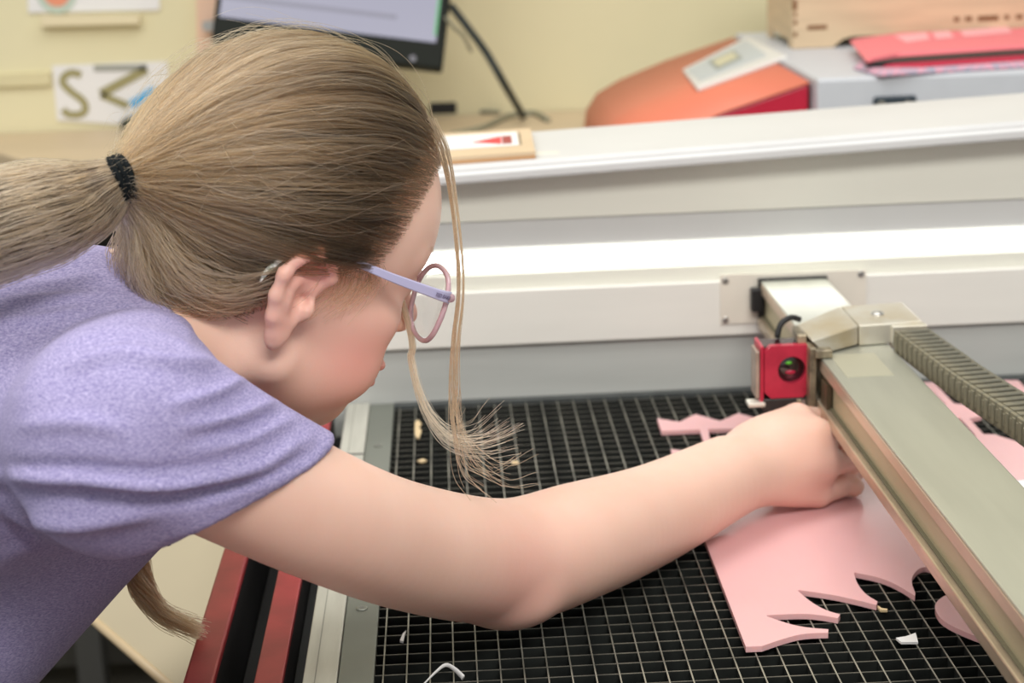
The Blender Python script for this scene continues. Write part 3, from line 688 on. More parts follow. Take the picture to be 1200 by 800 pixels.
# ------------------------------------------------------------------ signed distance sculpting tools
class Field:
    def __init__(s, lo, hi, h):
        s.lo = np.array(lo, float); s.h = h
        s.n = np.ceil((np.array(hi)-s.lo)/h).astype(int)+1
        s.a = np.full(tuple(s.n), 1.0, np.float32)
    def sub(s, lo, hi):
        i0 = np.clip(np.floor((np.array(lo)-s.lo)/s.h).astype(int), 0, s.n-1)
        i1 = np.clip(np.ceil((np.array(hi)-s.lo)/s.h).astype(int)+1, 1, s.n)
        if np.any(i1 <= i0): return None
        g = [(s.lo[k]+s.h*np.arange(i0[k], i1[k])).astype(np.float32) for k in range(3)]
        sl = tuple(slice(i0[k], i1[k]) for k in range(3))
        return sl, g[0][:, None, None], g[1][None, :, None], g[2][None, None, :]
    def put(s, prim, k=0.01, op='add', clip=None):
        fn, lo, hi = prim
        m = k+4*s.h
        r = s.sub(np.array(lo)-m, np.array(hi)+m)
        if r is None: return
        sl, X, Y, Z = r
        d = fn(X, Y, Z).astype(np.float32)
        if clip is not None: d = np.maximum(d, clip(X, Y, Z))
        a = s.a[sl]
        if op == 'add':
            h = np.clip(0.5+0.5*(d-a)/k, 0, 1); s.a[sl] = d*(1-h)+a*h-k*h*(1-h)
        else:
            d = -d; h = np.clip(0.5-0.5*(a-d)/k, 0, 1); s.a[sl] = a*(1-h)+d*h+k*h*(1-h)
            # smooth max
    def mesh(s):
        A = s.a; ins = A < 0
        c = np.zeros(tuple(np.array(A.shape)-1), np.int8)
        for dx in (0, 1):
            for dy in (0, 1):
                for dz in (0, 1):
                    c += ins[dx:A.shape[0]-1+dx, dy:A.shape[1]-1+dy, dz:A.shape[2]-1+dz]
        act = (c > 0) & (c < 8)
        I, J, K = np.nonzero(act)
        idx = np.full(act.shape, -1, np.int32); idx[I, J, K] = np.arange(len(I))
        pos = np.zeros((len(I), 3)); cnt = np.zeros(len(I))
        for ax in range(3):
            o = [k for k in range(3) if k != ax]
            for u in (0, 1):
                for v in (0, 1):
                    p = [I, J, K]; off = [0, 0, 0]; off[o[0]] = u; off[o[1]] = v
                    p0 = [p[k]+off[k] for k in range(3)]; p1 = list(p0); p1[ax] = p1[ax]+1
                    a0 = A[tuple(p0)]; a1 = A[tuple(p1)]; m = (a0 < 0) != (a1 < 0)
                    t = np.where(m, a0/np.where(m, a0-a1, 1), 0)
                    q = np.stack(p0, 1).astype(float); q[:, ax] += t
                    pos += q*m[:, None]; cnt += m
        pos = s.lo + s.h*pos/cnt[:, None]
        quads = []
        for ax in range(3):
            o = [(ax+1) % 3, (ax+2) % 3]
            sl0 = [slice(None)]*3; sl1 = [slice(None)]*3; sl0[ax] = slice(0, -1); sl1[ax] = slice(1, None)
            e = ins[tuple(sl0)] != ins[tuple(sl1)]
            P = np.nonzero(e); P = [p.astype(int) for p in P]
            ok = (P[o[0]] > 0) & (P[o[1]] > 0) & (P[o[0]] < A.shape[o[0]]-1) & (P[o[1]] < A.shape[o[1]]-1)
            P = [p[ok] for p in P]
            def cell(d0, d1):
                q = list(P); q[o[0]] = q[o[0]]-d0; q[o[1]] = q[o[1]]-d1; return idx[tuple(q)]
            q = np.stack([cell(1, 1), cell(0, 1), cell(0, 0), cell(1, 0)], 1)
            flip = ~ins[tuple(P)]
            q[flip] = q[flip][:, ::-1]
            quads.append(q)
        quads = np.concatenate(quads)
        c_ = pos.mean(0); a_, b_, d_ = pos[quads[:, 0]]-c_, pos[quads[:, 1]]-c_, pos[quads[:, 2]]-c_
        if (a_*np.cross(b_, d_)).sum() < 0: quads = quads[:, ::-1].copy()
        return pos, quads

def _b(pts, r):
    p = np.array(pts, float); r = np.array(r, float).reshape(-1, 1); return (p-r).min(0), (p+r).max(0)
def cone(a, b, ra, rb):
    """round cone between two points"""
    a = np.array(a, float); b = np.array(b, float); ba = b-a; l2 = ba@ba; rr = ra-rb; a2 = max(l2-rr*rr, 1e-9); il2 = 1/l2
    def fn(X, Y, Z):
        px, py, pz = X-a[0], Y-a[1], Z-a[2]
        y = px*ba[0]+py*ba[1]+pz*ba[2]; z = y-l2
        qx, qy, qz = px*l2-ba[0]*y, py*l2-ba[1]*y, pz*l2-ba[2]*y
        x2 = qx*qx+qy*qy+qz*qz; y2 = y*y*l2; z2 = z*z*l2
        k = np.sign(rr)*rr*rr*x2
        return np.where(np.sign(z)*a2*z2 > k, np.sqrt(x2+z2)*il2-rb, np.where(np.sign(y)*a2*y2 < k, np.sqrt(x2+y2)*il2-ra, (np.sqrt(np.maximum(x2*a2*il2, 0))+y*rr)*il2-ra))
    lo, hi = _b([a, b], [ra, rb]); return fn, lo, hi
def ell(c, r, M=None):
    """ellipsoid; M columns are its axes"""
    c = np.array(c, float); r = np.array(r, float); M = np.eye(3) if M is None else np.array(M, float)
    def fn(X, Y, Z):
        p = (X-c[0], Y-c[1], Z-c[2]); k0 = 0; k1 = 0
        for i in range(3):
            l = p[0]*M[0, i]+p[1]*M[1, i]+p[2]*M[2, i]
            k0 = k0+(l/r[i])**2; k1 = k1+(l/r[i]**2)**2
        k0 = np.sqrt(k0); return k0*(k0-1)/np.maximum(np.sqrt(k1), 1e-6)
    e = np.sqrt(((M*r)**2).sum(1)); return fn, c-e, c+e

def mesh_obj(name, pos, quads, mats, parent=None, smooth_it=2, attrs=None):
    me = bpy.data.meshes.new(name)
    me.vertices.add(len(pos)); me.vertices.foreach_set('co', pos.astype(np.float32).ravel())
    me.loops.add(len(quads)*4); me.loops.foreach_set('vertex_index', quads.astype(np.int32).ravel())
    me.polygons.add(len(quads)); me.polygons.foreach_set('loop_start', np.arange(len(quads), dtype=np.int32)*4)
    me.polygons.foreach_set('use_smooth', np.ones(len(quads), bool))
    me.update(calc_edges=True); me.validate()
    if not hasattr(mats, '__len__'): mats = [mats]
    for m in mats: me.materials.append(m)
    for k, v in (attrs or {}).items():
        at = me.attributes.new(k, 'FLOAT', 'POINT'); at.data.foreach_set('value', v.astype(np.float32))
    o = bpy.data.objects.new(name, me); COL.objects.link(o)
    return adopt(o, parent)
def relax(pos, quads, it=2, f=0.5):
    e = np.concatenate([quads[:, [0, 1]], quads[:, [1, 2]], quads[:, [2, 3]], quads[:, [3, 0]]])
    n = len(pos); deg = np.bincount(e[:, 0], minlength=n)+np.bincount(e[:, 1], minlength=n)
    for _ in range(it):
        for ff in (f, -f*1.02):
            s = np.zeros_like(pos)
            for k in range(3):
                s[:, k] = np.bincount(e[:, 0], pos[e[:, 1], k], n)+np.bincount(e[:, 1], pos[e[:, 0], k], n)
            pos = pos+ff*(s/np.maximum(deg, 1)[:, None]-pos)
    return pos
def normals(pos, quads):
    n = np.cross(pos[quads[:, 2]]-pos[quads[:, 0]], pos[quads[:, 3]]-pos[quads[:, 1]])
    out = np.zeros_like(pos)
    for i in range(4):
        for k in range(3): out[:, k] += np.bincount(quads[:, i], n[:, k], len(pos))
    return out/np.maximum(np.linalg.norm(out, axis=1), 1e-12)[:, None]
ncC = np.array(cC); ncR = np.array(cR); ncU = np.array(cU); ncF = np.array(cF)
def project(pos):
    d = pos-ncC; z = d@ncF; return 600+FPX*(d@ncR)/z, 400-FPX*(d@ncU)/z, z
def A3(v): return np.array(v, float)

# ------------------------------------------------------------------ person
person = empty('person', (-0.62, 1.08, FLOOR), 'girl in purple heather t-shirt and ponytail leaning over the bed, hand on the pink sheet', 'person')

# head frame: x forward, y her left, z up (cm)
YAW, TIP, ROLL = math.radians(32), math.radians(6.7), math.radians(17)
hF = ncR*(math.cos(YAW)*math.cos(TIP)) - ncU*(math.cos(YAW)*math.sin(TIP)) + ncF*math.sin(YAW)
hU = ncR*math.sin(TIP) + ncU*math.cos(TIP)
hL = np.cross(hU, hF)
if ROLL: hU, hL = hU*math.cos(ROLL)-hL*math.sin(ROLL), hL*math.cos(ROLL)+hU*math.sin(ROLL)
HM = np.stack([hF, hL, hU], 1)
HC = A3(D(300, 302.6, 1.08))
HS = 0.01*1.013
def H(x, y, z): return HC + HM @ (HS*np.array([x, y, z], float))
def hell(c, r, tilt=0.0, axis=1):
    M = HM
    if tilt:
        c_, s_ = math.cos(tilt), math.sin(tilt)
        Rm = {1: np.array([[c_, 0, s_], [0, 1, 0], [-s_, 0, c_]]), 2: np.array([[c_, -s_, 0], [s_, c_, 0], [0, 0, 1]]), 0: np.array([[1, 0, 0], [0, c_, -s_], [0, s_, c_]])}[axis]
        M = HM @ Rm
    return ell(H(*c), HS*np.array(r), M)
def hcone(a, b, ra, rb): return cone(H(*a), H(*b), ra*HS, rb*HS)

# limb joints
Jsh = A3(D(185, 508, 0.935)); Jm = A3(D(366, 598, 0.998)); Jm2 = A3(D(482, 641, 1.075)); Jel = A3(D(592, 657, 1.158))
Jf1 = A3(D(680, 633, 1.205)); Jf2 = A3(D(765, 602, 1.275)); Jwr = A3(D(852, 559, 1.338))
Nb = A3(D(165, 395, 1.10)); Nh = H(-1.5, 0, -4.5)

body = Field((-0.52, 0.84, -0.16), (0.36, 1.46, 0.46), 0.0021)
def head_parts(f):
    P = f.put
    P(hell((1.4, 0, 3.9), (8.5, 7.2, 8.4)), 0.02)
    P(hell((3.9, 0, 3.8), (6.5, 6.6, 6.7)), 0.02)
    P(hell((3.0, 0, -2.4), (5.4, 6.0, 6.6)), 0.025)
    P(hell((3.0, 0, -5.8), (4.8, 4.7, 3.4)), 0.02)
    P(hell((6.3, 0, -5.5), (2.6, 2.9, 2.9)), 0.015)
    P(hell((5.7, 0, -8.1), (1.9, 2.0, 1.6)), 0.014)
    for s in (-1, 1):
        P(hcone((0.2, s*5.3, -4.6), (5.3, s*1.7, -8.1), 1.4, 1.35), 0.016)
        P(hell((5.4, s*4.5, -1.6), (2.5, 1.7, 1.7)), 0.014)
        P(hell((5.0, s*4.0, -4.6), (2.6, 1.9, 2.4)), 0.018)
        P(hcone((7.5, s*4.5, 2.7), (8.6, s*1.2, 2.9), 0.8, 0.7), 0.010)
        P(hell((9.7, s*3.2, 0.9), (1.5, 1.6, 1.25)), 0.008, 'sub')
        P(hell((7.75, s*3.2, 0.9), (1.35, 1.45, 1.25)), 0.004)
        P(hell((9.9, s*1.15, -2.6), (0.85, 0.6, 0.62)), 0.006)
    P(hcone((8.5, 0, 2.0), (10.6, 0, -2.1), 0.62, 0.85), 0.008)
    P(hell((10.8, 0, -2.3), (0.85, 0.85, 0.75)), 0.006)
    P(hell((9.05, 0, -5.4), (0.85, 2.2, 0.55)), 0.005)
    P(hell((8.8, 0, -6.6), (0.8, 1.9, 0.62)), 0.005)
    P(hell((9.5, 0, -6.0), (0.7, 2.3, 0.14)), 0.003, 'sub')
    # ears
    for s in (-1, 1):
        EC, ES = math.cos(0.30), math.sin(0.30)
        def e(x, o, z): return (-0.3+(x+0.3)*EC+z*ES, s*o, -(x+0.3)*ES+z*EC)
        P(hell(e(-0.5, 7.15, 0.1), (1.35, 0.45, 2.35), tilt=0.14), 0.006)
        P(hell(e(-0.1, 7.75, -0.2), (0.95, 0.55, 1.35), tilt=0.14), 0.003, 'sub')
        rim = [(0.75, 6.95, 1.0), (0.95, 7.35, 1.9), (0.35, 7.7, 2.75), (-0.75, 7.9, 2.95), (-1.75, 7.95, 2.2), (-2.05, 7.9, 1.0), (-1.75, 7.75, -0.3), (-1.15, 7.55, -1.5), (-0.55, 7.3, -2.3)]
        for (a, b) in zip(rim[:-1], rim[1:]): P(hcone(e(*a), e(*b), 0.36, 0.36), 0.0045)
        P(hell(e(-0.15, 7.2, -2.45), (0.72, 0.42, 0.95), tilt=0.30), 0.005)
        ah = [(-1.0, 7.45, 0.7), (-0.95, 7.45, -0.5), (-0.45, 7.35, -1.4)]
        for (a, b) in zip(ah[:-1], ah[1:]): P(hcone(e(*a), e(*b), 0.22, 0.22), 0.007)
        P(hell(e(0.75, 7.2, -0.35), (0.4, 0.4, 0.6)), 0.004)
        P(hell(e(0.15, 7.4, 0.05), (0.35, 0.5, 0.4)), 0.003, 'sub')
head_parts(body)
# neck and upper trunk under the shirt
body.put(cone(Nb, Nh, 0.048, 0.046), 0.025)
body.put(cone(Nb, H(1.5, 0, -5.0), 0.045, 0.036), 0.02)
body.put(cone(Jsh, Nb, 0.036, 0.042), 0.03)
# right arm
AC = catmull([Jsh, Jm, Jm2, Jel, Jf1, Jf2, Jwr], 73)
AR = np.interp(np.linspace(0, 6, 73), range(7), [0.041, 0.0365, 0.0385, 0.0415, 0.0405, 0.0360, 0.0315])
for _ in range(60): AR[1:-1] = (AR[:-2]+AR[1:-1]*2+AR[2:])/4
for i in range(72): body.put(cone(AC[i], AC[i+1], AR[i], AR[i+1]), 0.0002)
body.put(ell(A3(D(604, 702, 1.150)), (0.022, 0.018, 0.014)), 0.02)      # olecranon
# hand: back of the hand towards the camera, little finger side on the sheet
def hp3(x, y, d): return A3(D(x, y, d))
MCP = [hp3(934, 491, 1.395), hp3(956, 510, 1.380), hp3(964, 546, 1.370), A3(atz(958, 578, 0.0158))]
for q, r0, r1 in zip(MCP, (0.021, 0.021, 0.020, 0.018), (0.0132, 0.0132, 0.0125, 0.0112)):
    st = Jwr*0.75+q*0.25
    body.put(cone(st, q, r0, r1), 0.010)
body.put(ell((MCP[0]+MCP[2])/2*0.6+Jwr*0.4+ncF*0.012, (0.045, 0.026, 0.028)), 0.018)
PIP = [hp3(965, 492, 1.425), hp3(984, 511, 1.408), hp3(996, 538, 1.392), A3(atz(992, 567, 0.0158))]
DIP = [hp3(970, 512, 1.445), hp3(986, 530, 1.430), A3(atz(998, 556, 0.018)), A3(atz(1000, 570, 0.0142))]
TIPS = [hp3(960, 528, 1.447), hp3(974, 544, 1.433), A3(atz(984, 560, 0.0145)), A3(atz(988, 566, 0.0132))]
for i in range(4):
    r = (0.0098, 0.0098, 0.0093, 0.0088)[i]
    body.put(cone(MCP[i], PIP[i], r*1.14, r), 0.0028)
    body.put(cone(PIP[i], DIP[i], r, r*0.92), 0.0015)
    body.put(cone(DIP[i], TIPS[i], r*0.92, r*0.8), 0.0015)
th = [hp3(880, 540, 1.385), hp3(915, 520, 1.425), hp3(945, 520, 1.448), hp3(962, 536, 1.455)]
for a, b, ra, rb in zip(th[:-1], th[1:], (0.017, 0.0125, 0.0105), (0.0125, 0.0105, 0.0085)): body.put(cone(a, b, ra, rb), 0.006)
# left arm, hanging on the far side of the trunk
LS = A3(D(165, 430, 1.26)); LE = A3(D(60, 640, 1.30)); LW = A3(D(-28, 835, 1.17))
body.put(cone(Nb, LS, 0.042, 0.036), 0.03)
body.put(cone(LS, LE, 0.040, 0.036), 0.004); body.put(cone(LE, LW, 0.036, 0.027), 0.004)
ld = (LW-LE)/np.linalg.norm(LW-LE); ls_ = np.cross(ld, ncF); ls_ /= np.linalg.norm(ls_); ln_ = np.cross(ls_, ld)
for k in range(4):
    m0 = LW+ld*0.075+ls_*(0.026-0.0175*k); body.put(cone(LW+ld*0.01+ls_*(0.010-0.007*k), m0, 0.017, 0.0112), 0.010)
    m1 = m0+ld*0.034+ln_*0.010; m2 = m1+ld*0.018+ln_*0.014; m3 = m2+ld*0.008+ln_*0.016
    for a, b, ra, rb in ((m0, m1, 0.0095, 0.0088), (m1, m2, 0.0088, 0.0080), (m2, m3, 0.0080, 0.0070)): body.put(cone(a, b, ra, rb), 0.0018)
t0 = LW+ld*0.02+ls_*0.018; t1 = t0+ld*0.035+ls_*0.022+ln_*0.008; t2 = t1+ld*0.028+ln_*0.008
body.put(cone(t0, t1, 0.0145, 0.0105), 0.006); body.put(cone(t1, t2, 0.0105, 0.0082), 0.002)
bp, bq = body.mesh(); del body
bp = relax(bp, bq, 3)
# elbow crease and hand tone as skin colour attributes
def near(c, r, p=bp): return np.exp(-((p-np.array(c))**2).sum(1)/(r*r))
flush = 0.9*near(H(5.2, -5.4, -3.6), 0.030) + 1.0*near(H(0.2, -7.8, 2.2), 0.022)+0.5*near(H(-1.2, -7.4, -1.5), 0.018) + 0.55*near(A3(D(600, 690, 1.12)), 0.045) + 0.30*near(MCP[2], 0.03)+0.5*near(MCP[3]+np.array([-.02, 0, -.01]), 0.035) + 0.5*near(H(10.9, 0, -2.4), 0.015)
loc = (bp-HC) @ HM/HS
lips = ((np.abs(loc).max(1) < 14) & (loc[:, 0] > 8.5) & (np.abs(loc[:, 1]) < 2.4) & (loc[:, 2] > -7.35) & (loc[:, 2] < -5.05)).astype(float)
mSkin = bpy.data.materials.new('skin'); mSkin.use_nodes = True
nt = mSkin.node_tree; b = nt.nodes['Principled BSDF']
def rgbmix(nt, fac, a, bcol):
    m = nt.nodes.new('ShaderNodeMix'); m.data_type = 'RGBA'
    if isinstance(a, tuple): m.inputs[6].default_value = (*a, 1)
    else: nt.links.new(a, m.inputs[6])
    if isinstance(bcol, tuple): m.inputs[7].default_value = (*bcol, 1)
    else: nt.links.new(bcol, m.inputs[7])
    nt.links.new(fac, m.inputs[0]); return m.outputs[2]
tc = nt.nodes.new('ShaderNodeTexCoord')
nz = nt.nodes.new('ShaderNodeTexNoise'); nz.inputs['Scale'].default_value = 28; nz.inputs['Detail'].default_value = 4; nt.links.new(tc.outputs['Object'], nz.inputs['Vector'])
c1 = rgbmix(nt, nz.outputs['Fac'], (0.77, 0.53, 0.435), (0.72, 0.46, 0.365))
fa = nt.nodes.new('ShaderNodeAttribute'); fa.attribute_name = 'flush'
c2 = rgbmix(nt, fa.outputs['Fac'], c1, (0.78, 0.29, 0.26))
la = nt.nodes.new('ShaderNodeAttribute'); la.attribute_name = 'lips'
c3 = rgbmix(nt, la.outputs['Fac'], c2, (0.60, 0.22, 0.20))
nt.links.new(c3, b.inputs['Base Color'])
b.inputs['Roughness'].default_value = 0.48; b.inputs['Specular IOR Level'].default_value = 0.4
b.inputs['Subsurface Weight'].default_value = 0.35; b.inputs['Subsurface Radius'].default_value = (1.0, 0.4, 0.25); b.inputs['Subsurface Scale'].default_value = 0.006
n2 = nt.nodes.new('ShaderNodeTexNoise'); n2.inputs['Scale'].default_value = 900; nt.links.new(tc.outputs['Object'], n2.inputs['Vector'])
bmp = nt.nodes.new('ShaderNodeBump'); bmp.inputs['Strength'].default_value = 0.06; bmp.inputs['Distance'].default_value = 0.001
nt.links.new(n2.outputs['Fac'], bmp.inputs['Height']); nt.links.new(bmp.outputs['Normal'], b.inputs['Normal'])
body_o = mesh_obj('body', bp, bq, mSkin, person, attrs={'flush': np.clip(flush, 0, 1)*0.6, 'lips': lips*0.7})
for s in (-1, 1):
    eo = MB().sphere(H(7.9, s*3.2, 0.9), 1.22*HS).build('eye', mat('eye_white', (0.8, 0.78, 0.76), 0.15), person, smooth=True)

# ------------------------------------------------------------------ t-shirt
shf = Field((-0.92, 0.82, -0.14), (0.12, 1.46, 0.36), 0.0030)
ax = A3((0.95, 0.0, 0.28)); ax /= np.linalg.norm(ax)
ay = A3((0, 1, 0)); az = np.cross(ax, ay)
TM = np.stack([ax, ay, az], 1)
ssl0 = A3(D(142, 514, 0.940)); ssl1 = A3(D(342, 611, 0.990))
shf.put(ell(A3(D(10, 478, 1.11)), (0.135, 0.165, 0.095), TM), 0.03)
shf.put(ell((-0.50, 1.11, 0.070), (0.24, 0.150, 0.105), TM), 0.04)
shf.put(ell((-0.70, 1.10, 0.02), (0.14, 0.150, 0.115)), 0.04)
# loose front of the shirt hanging down
shf.put(cone(A3(D(110, 560, 1.12)), A3(D(-130, 760, 1.12)), 0.060, 0.085), 0.04)
shf.put(cone(A3(D(110, 540, 1.24)), A3(D(-130, 740, 1.26)), 0.060, 0.085), 0.04)
# shoulders
N1 = A3(D(128, 440, 1.09))
shf.put(cone(ssl0, N1, 0.047, 0.052), 0.03)
shf.put(cone(A3(D(172, 446, 1.0)), A3(D(128, 402, 1.09)), 0.032, 0.045), 0.03)
shf.put(cone(N1, A3(D(170, 420, 1.27)), 0.056, 0.056), 0.03)
# far sleeve
fs0 = LS; fs1 = LS*0.5+LE*0.5
shf.put(cone(fs0, fs1, 0.052, 0.047), 0.02)
# near sleeve cut square at the hem
h0 = A3(D(340, 528, 0.992)); h1 = A3(D(146, 612, 0.955)); h2 = A3(D(288, 583, 0.925))
hn = np.cross(h1-h0, h2-h0); hn /= np.linalg.norm(hn)
if hn @ (ssl1-ssl0) < 0: hn = -hn
def hemclip(X, Y, Z): return ((X-h0[0])*hn[0]+(Y-h0[1])*hn[1]+(Z-h0[2])*hn[2]).astype(np.float32)
ext = ssl1+(ssl1-ssl0)*0.7
shf.put(cone(ssl0, ext, 0.0490, 0.0420), 0.05, clip=hemclip)
shf.put(cone(Jsh+(Jsh-Jm)*0.1, Jm+(Jm-Jsh)*0.4, 0.0460, 0.0425), 0.012, clip=hemclip)
shf.put(cone(A3(D(120, 575, 0.935)), A3(D(175, 590, 0.945)), 0.026, 0.020), 0.02, clip=hemclip)
# hollow end of the sleeve and neck opening
slm = ssl0*0.35+ssl1*0.65
shf.put(cone(Jsh*0.3+Jm*0.7, Jm+(Jm-Jsh)*0.6, 0.0372, 0.0372), 0.002, 'sub')
nd = (Nh-Nb)/np.linalg.norm(Nh-Nb)
shf.put(cone(Nb+nd*0.020, Nb+nd*0.17, 0.0495, 0.053), 0.003, 'sub')
sp_, sq_ = shf.mesh(); del shf
sp_ = relax(sp_, sq_, 3)
sn = normals(sp_, sq_)
px, py, pz = project(sp_)
vis = np.clip((-(sn*((sp_-ncC)/np.linalg.norm(sp_-ncC, axis=1)[:, None])).sum(1)-0.0)*3, 0, 1) * (pz < 1.16)
def fold(pts, w, depth, fade=True):
    """push the surface along a polyline given by the places it crosses; ridge if depth > 0"""
    P = catmull(pts, 60); dmin = np.full(len(sp_), 1e9); tt = np.zeros(len(sp_))
    m = (px > P[:, 0].min()-5*w) & (px < P[:, 0].max()+5*w) & (py > P[:, 1].min()-5*w) & (py < P[:, 1].max()+5*w)
    ii = np.nonzero(m)[0]
    d = np.sqrt((px[ii, None]-P[None, :, 0])**2+(py[ii, None]-P[None, :, 1])**2)
    dmin = d.min(1); t = d.argmin(1)/59
    amp = np.exp(-(dmin/w)**2)*(np.sin(np.pi*np.clip(t, 0.02, 0.98))**0.6 if fade else 1)
    out = np.zeros(len(sp_)); out[ii] = amp*depth
    return out
dsp = np.zeros(len(sp_))
dsp += fold([(-20, 575), (90, 582), (200, 583), (300, 565), (372, 525)], 9, -0.0055)
dsp += fold([(-20, 556), (90, 562), (200, 566), (300, 548), (360, 515)], 9, 0.007)
dsp += fold([(-20, 545), (80, 548), (180, 553), (260, 545)], 7, -0.004)
dsp += fold([(0, 605), (90, 612), (180, 604)], 10, 0.006)
dsp += fold([(20, 455), (45, 410), (85, 380), (140, 360), (215, 368)], 3.0, -0.0014, False)
dsp += fold([(120, 375), (170, 370), (215, 385), (222, 405)], 8, 0.005)
dsp += fold([(200, 475), (250, 462), (290, 442)], 6, 0.005)
dsp += fold([(215, 500), (270, 490), (325, 470)], 6, 0.005)
dsp += fold([(150, 420), (210, 425), (255, 425)], 8, 0.005)
dsp += fold([(0, 330), (50, 335), (110, 325)], 7, 0.003); dsp += fold([(0, 350), (60, 352), (120, 345)], 7, 0.003)
dsp += fold([(0, 372), (50, 375), (105, 360)], 7, 0.0025)
dsp += fold([(230, 530), (290, 515), (345, 490)], 6, 0.004); dsp += fold([(210, 518), (280, 503), (335, 480)], 6, -0.0025)
dsp += fold([(240, 590), (300, 570), (350, 548)], 6, 0.004); dsp += fold([(70, 430), (130, 415), (190, 412)], 9, 0.004); dsp += fold([(20, 500), (90, 495), (150, 505)], 10, 0.003)
dsp += fold([(-10, 600), (40, 635), (90, 650)], 8, -0.006); dsp += fold([(-10, 660), (50, 640), (100, 660)], 10, 0.003)
dsp += 0.0012*np.sin(sp_[:, 0]*90+sp_[:, 2]*60)*np.sin(sp_[:, 1]*50+sp_[:, 2]*35)
sp_ = sp_ + sn*(dsp*np.maximum(vis, 0.0))[:, None]
mShirt = bpy.data.materials.new('heather_jersey'); mShirt.use_nodes = True
nt = mShirt.node_tree; b = nt.nodes['Principled BSDF']
tc = nt.nodes.new('ShaderNodeTexCoord'); mp_ = nt.nodes.new('ShaderNodeMapping'); mp_.inputs['Scale'].default_value = (520, 520, 1500); mp_.inputs['Rotation'].default_value = (0.3, 0.35, 0.2)
nt.links.new(tc.outputs['Object'], mp_.inputs['Vector'])
n1 = nt.nodes.new('ShaderNodeTexNoise'); n1.inputs['Scale'].default_value = 1.0; n1.inputs['Detail'].default_value = 3; n1.inputs['Roughness'].default_value = 0.7
nt.links.new(mp_.outputs['Vector'], n1.inputs['Vector'])
rp = nt.nodes.new('ShaderNodeValToRGB'); e = rp.color_ramp.elements
e[0].position = 0.34; e[0].color = (0.185, 0.165, 0.345, 1); e[1].position = 0.68; e[1].color = (0.43, 0.395, 0.605, 1)
nt.links.new(n1.outputs['Fac'], rp.inputs['Fac']); nt.links.new(rp.outputs['Color'], b.inputs['Base Color'])
b.inputs['Roughness'].default_value = 0.85; b.inputs['Specular IOR Level'].default_value = 0.2
b.inputs['Sheen Weight'].default_value = 0.05
bmp = nt.nodes.new('ShaderNodeBump'); bmp.inputs['Strength'].default_value = 0.25; bmp.inputs['Distance'].default_value = 0.001
nt.links.new(n1.outputs['Fac'], bmp.inputs['Height']); nt.links.new(bmp.outputs['Normal'], b.inputs['Normal'])
shirt = mesh_obj('t_shirt', sp_, sq_, mShirt, person)
# collar band along the rim of the neck opening
ca = np.cross(nd, [0, 0, 1.0]); ca /= np.linalg.norm(ca); cb = np.cross(nd, ca)
rel = sp_-Nb; al = rel@nd; ra_ = rel-al[:, None]*nd; rr_ = np.linalg.norm(ra_, axis=1); an = np.arctan2(ra_@cb, ra_@ca)
sel = (rr_ < 0.060) & (rr_ > 0.047) & (al > -0.05) & (al < 0.16)
K = 48; hgt = np.full(K, np.nan)
for k in range(K):
    m = sel & (np.abs((an-2*np.pi*k/K+np.pi) % (2*np.pi)-np.pi) < np.pi/K)
    if m.any(): hgt[k] = np.percentile(al[m], 92)
okk = ~np.isnan(hgt); hgt = np.interp(np.arange(K), np.arange(K)[okk], hgt[okk], period=K)
hgt = np.minimum(hgt, 0.085)
for _ in range(4): hgt = (np.roll(hgt, 1)+hgt+np.roll(hgt, -1))/3
cring = [Vector(Nb+nd*hgt[k]+(ca*math.cos(2*math.pi*k/K)+cb*math.sin(2*math.pi*k/K))*0.0525) for k in range(K)]
MB().tube(cring, 0.0048, seg=10, closed=True, flat=0.55).build('collar', mShirt, person, smooth=True)

# trousers and shoes, standing on the floor
trf = Field((-0.92, 0.90, FLOOR-0.01), (-0.40, 1.32, 0.14), 0.006)
trf.put(ell((-0.72, 1.10, -0.02), (0.125, 0.155, 0.13)), 0.04)
for s in (-1, 1):
    trf.put(cone((-0.72, 1.10+s*0.085, -0.08), (-0.66, 1.10+s*0.09, -0.42), 0.088, 0.062), 0.03)
    trf.put(cone((-0.66, 1.10+s*0.09, -0.42), (-0.72, 1.10+s*0.095, -0.73), 0.062, 0.050), 0.02)
tp, tq = trf.mesh(); del trf
mesh_obj('trousers', relax(tp, tq, 3), tq, mat('denim', (0.05, 0.07, 0.13), 0.8, var=0.3, vscale=200), person)
for s in (-1, 1):
    f = Field((-0.82, 1.03+s*0.095-0.07+0.07-0.07, FLOOR-0.005), (-0.50, 1.10+s*0.095+0.07, FLOOR+0.13), 0.005)
    f.put(ell((-0.66, 1.10+s*0.097, FLOOR+0.035), (0.125, 0.042, 0.038)), 0.02); f.put(cone((-0.72, 1.10+s*0.096, FLOOR+0.04), (-0.72, 1.10+s*0.095, FLOOR+0.08), 0.04, 0.035), 0.02)
    q_, r_ = f.mesh(); q_[:, 2] = np.maximum(q_[:, 2], FLOOR+0.0005); mesh_obj('shoe', q_, r_, mat('shoe_white', (0.6, 0.6, 0.6), 0.6), person)


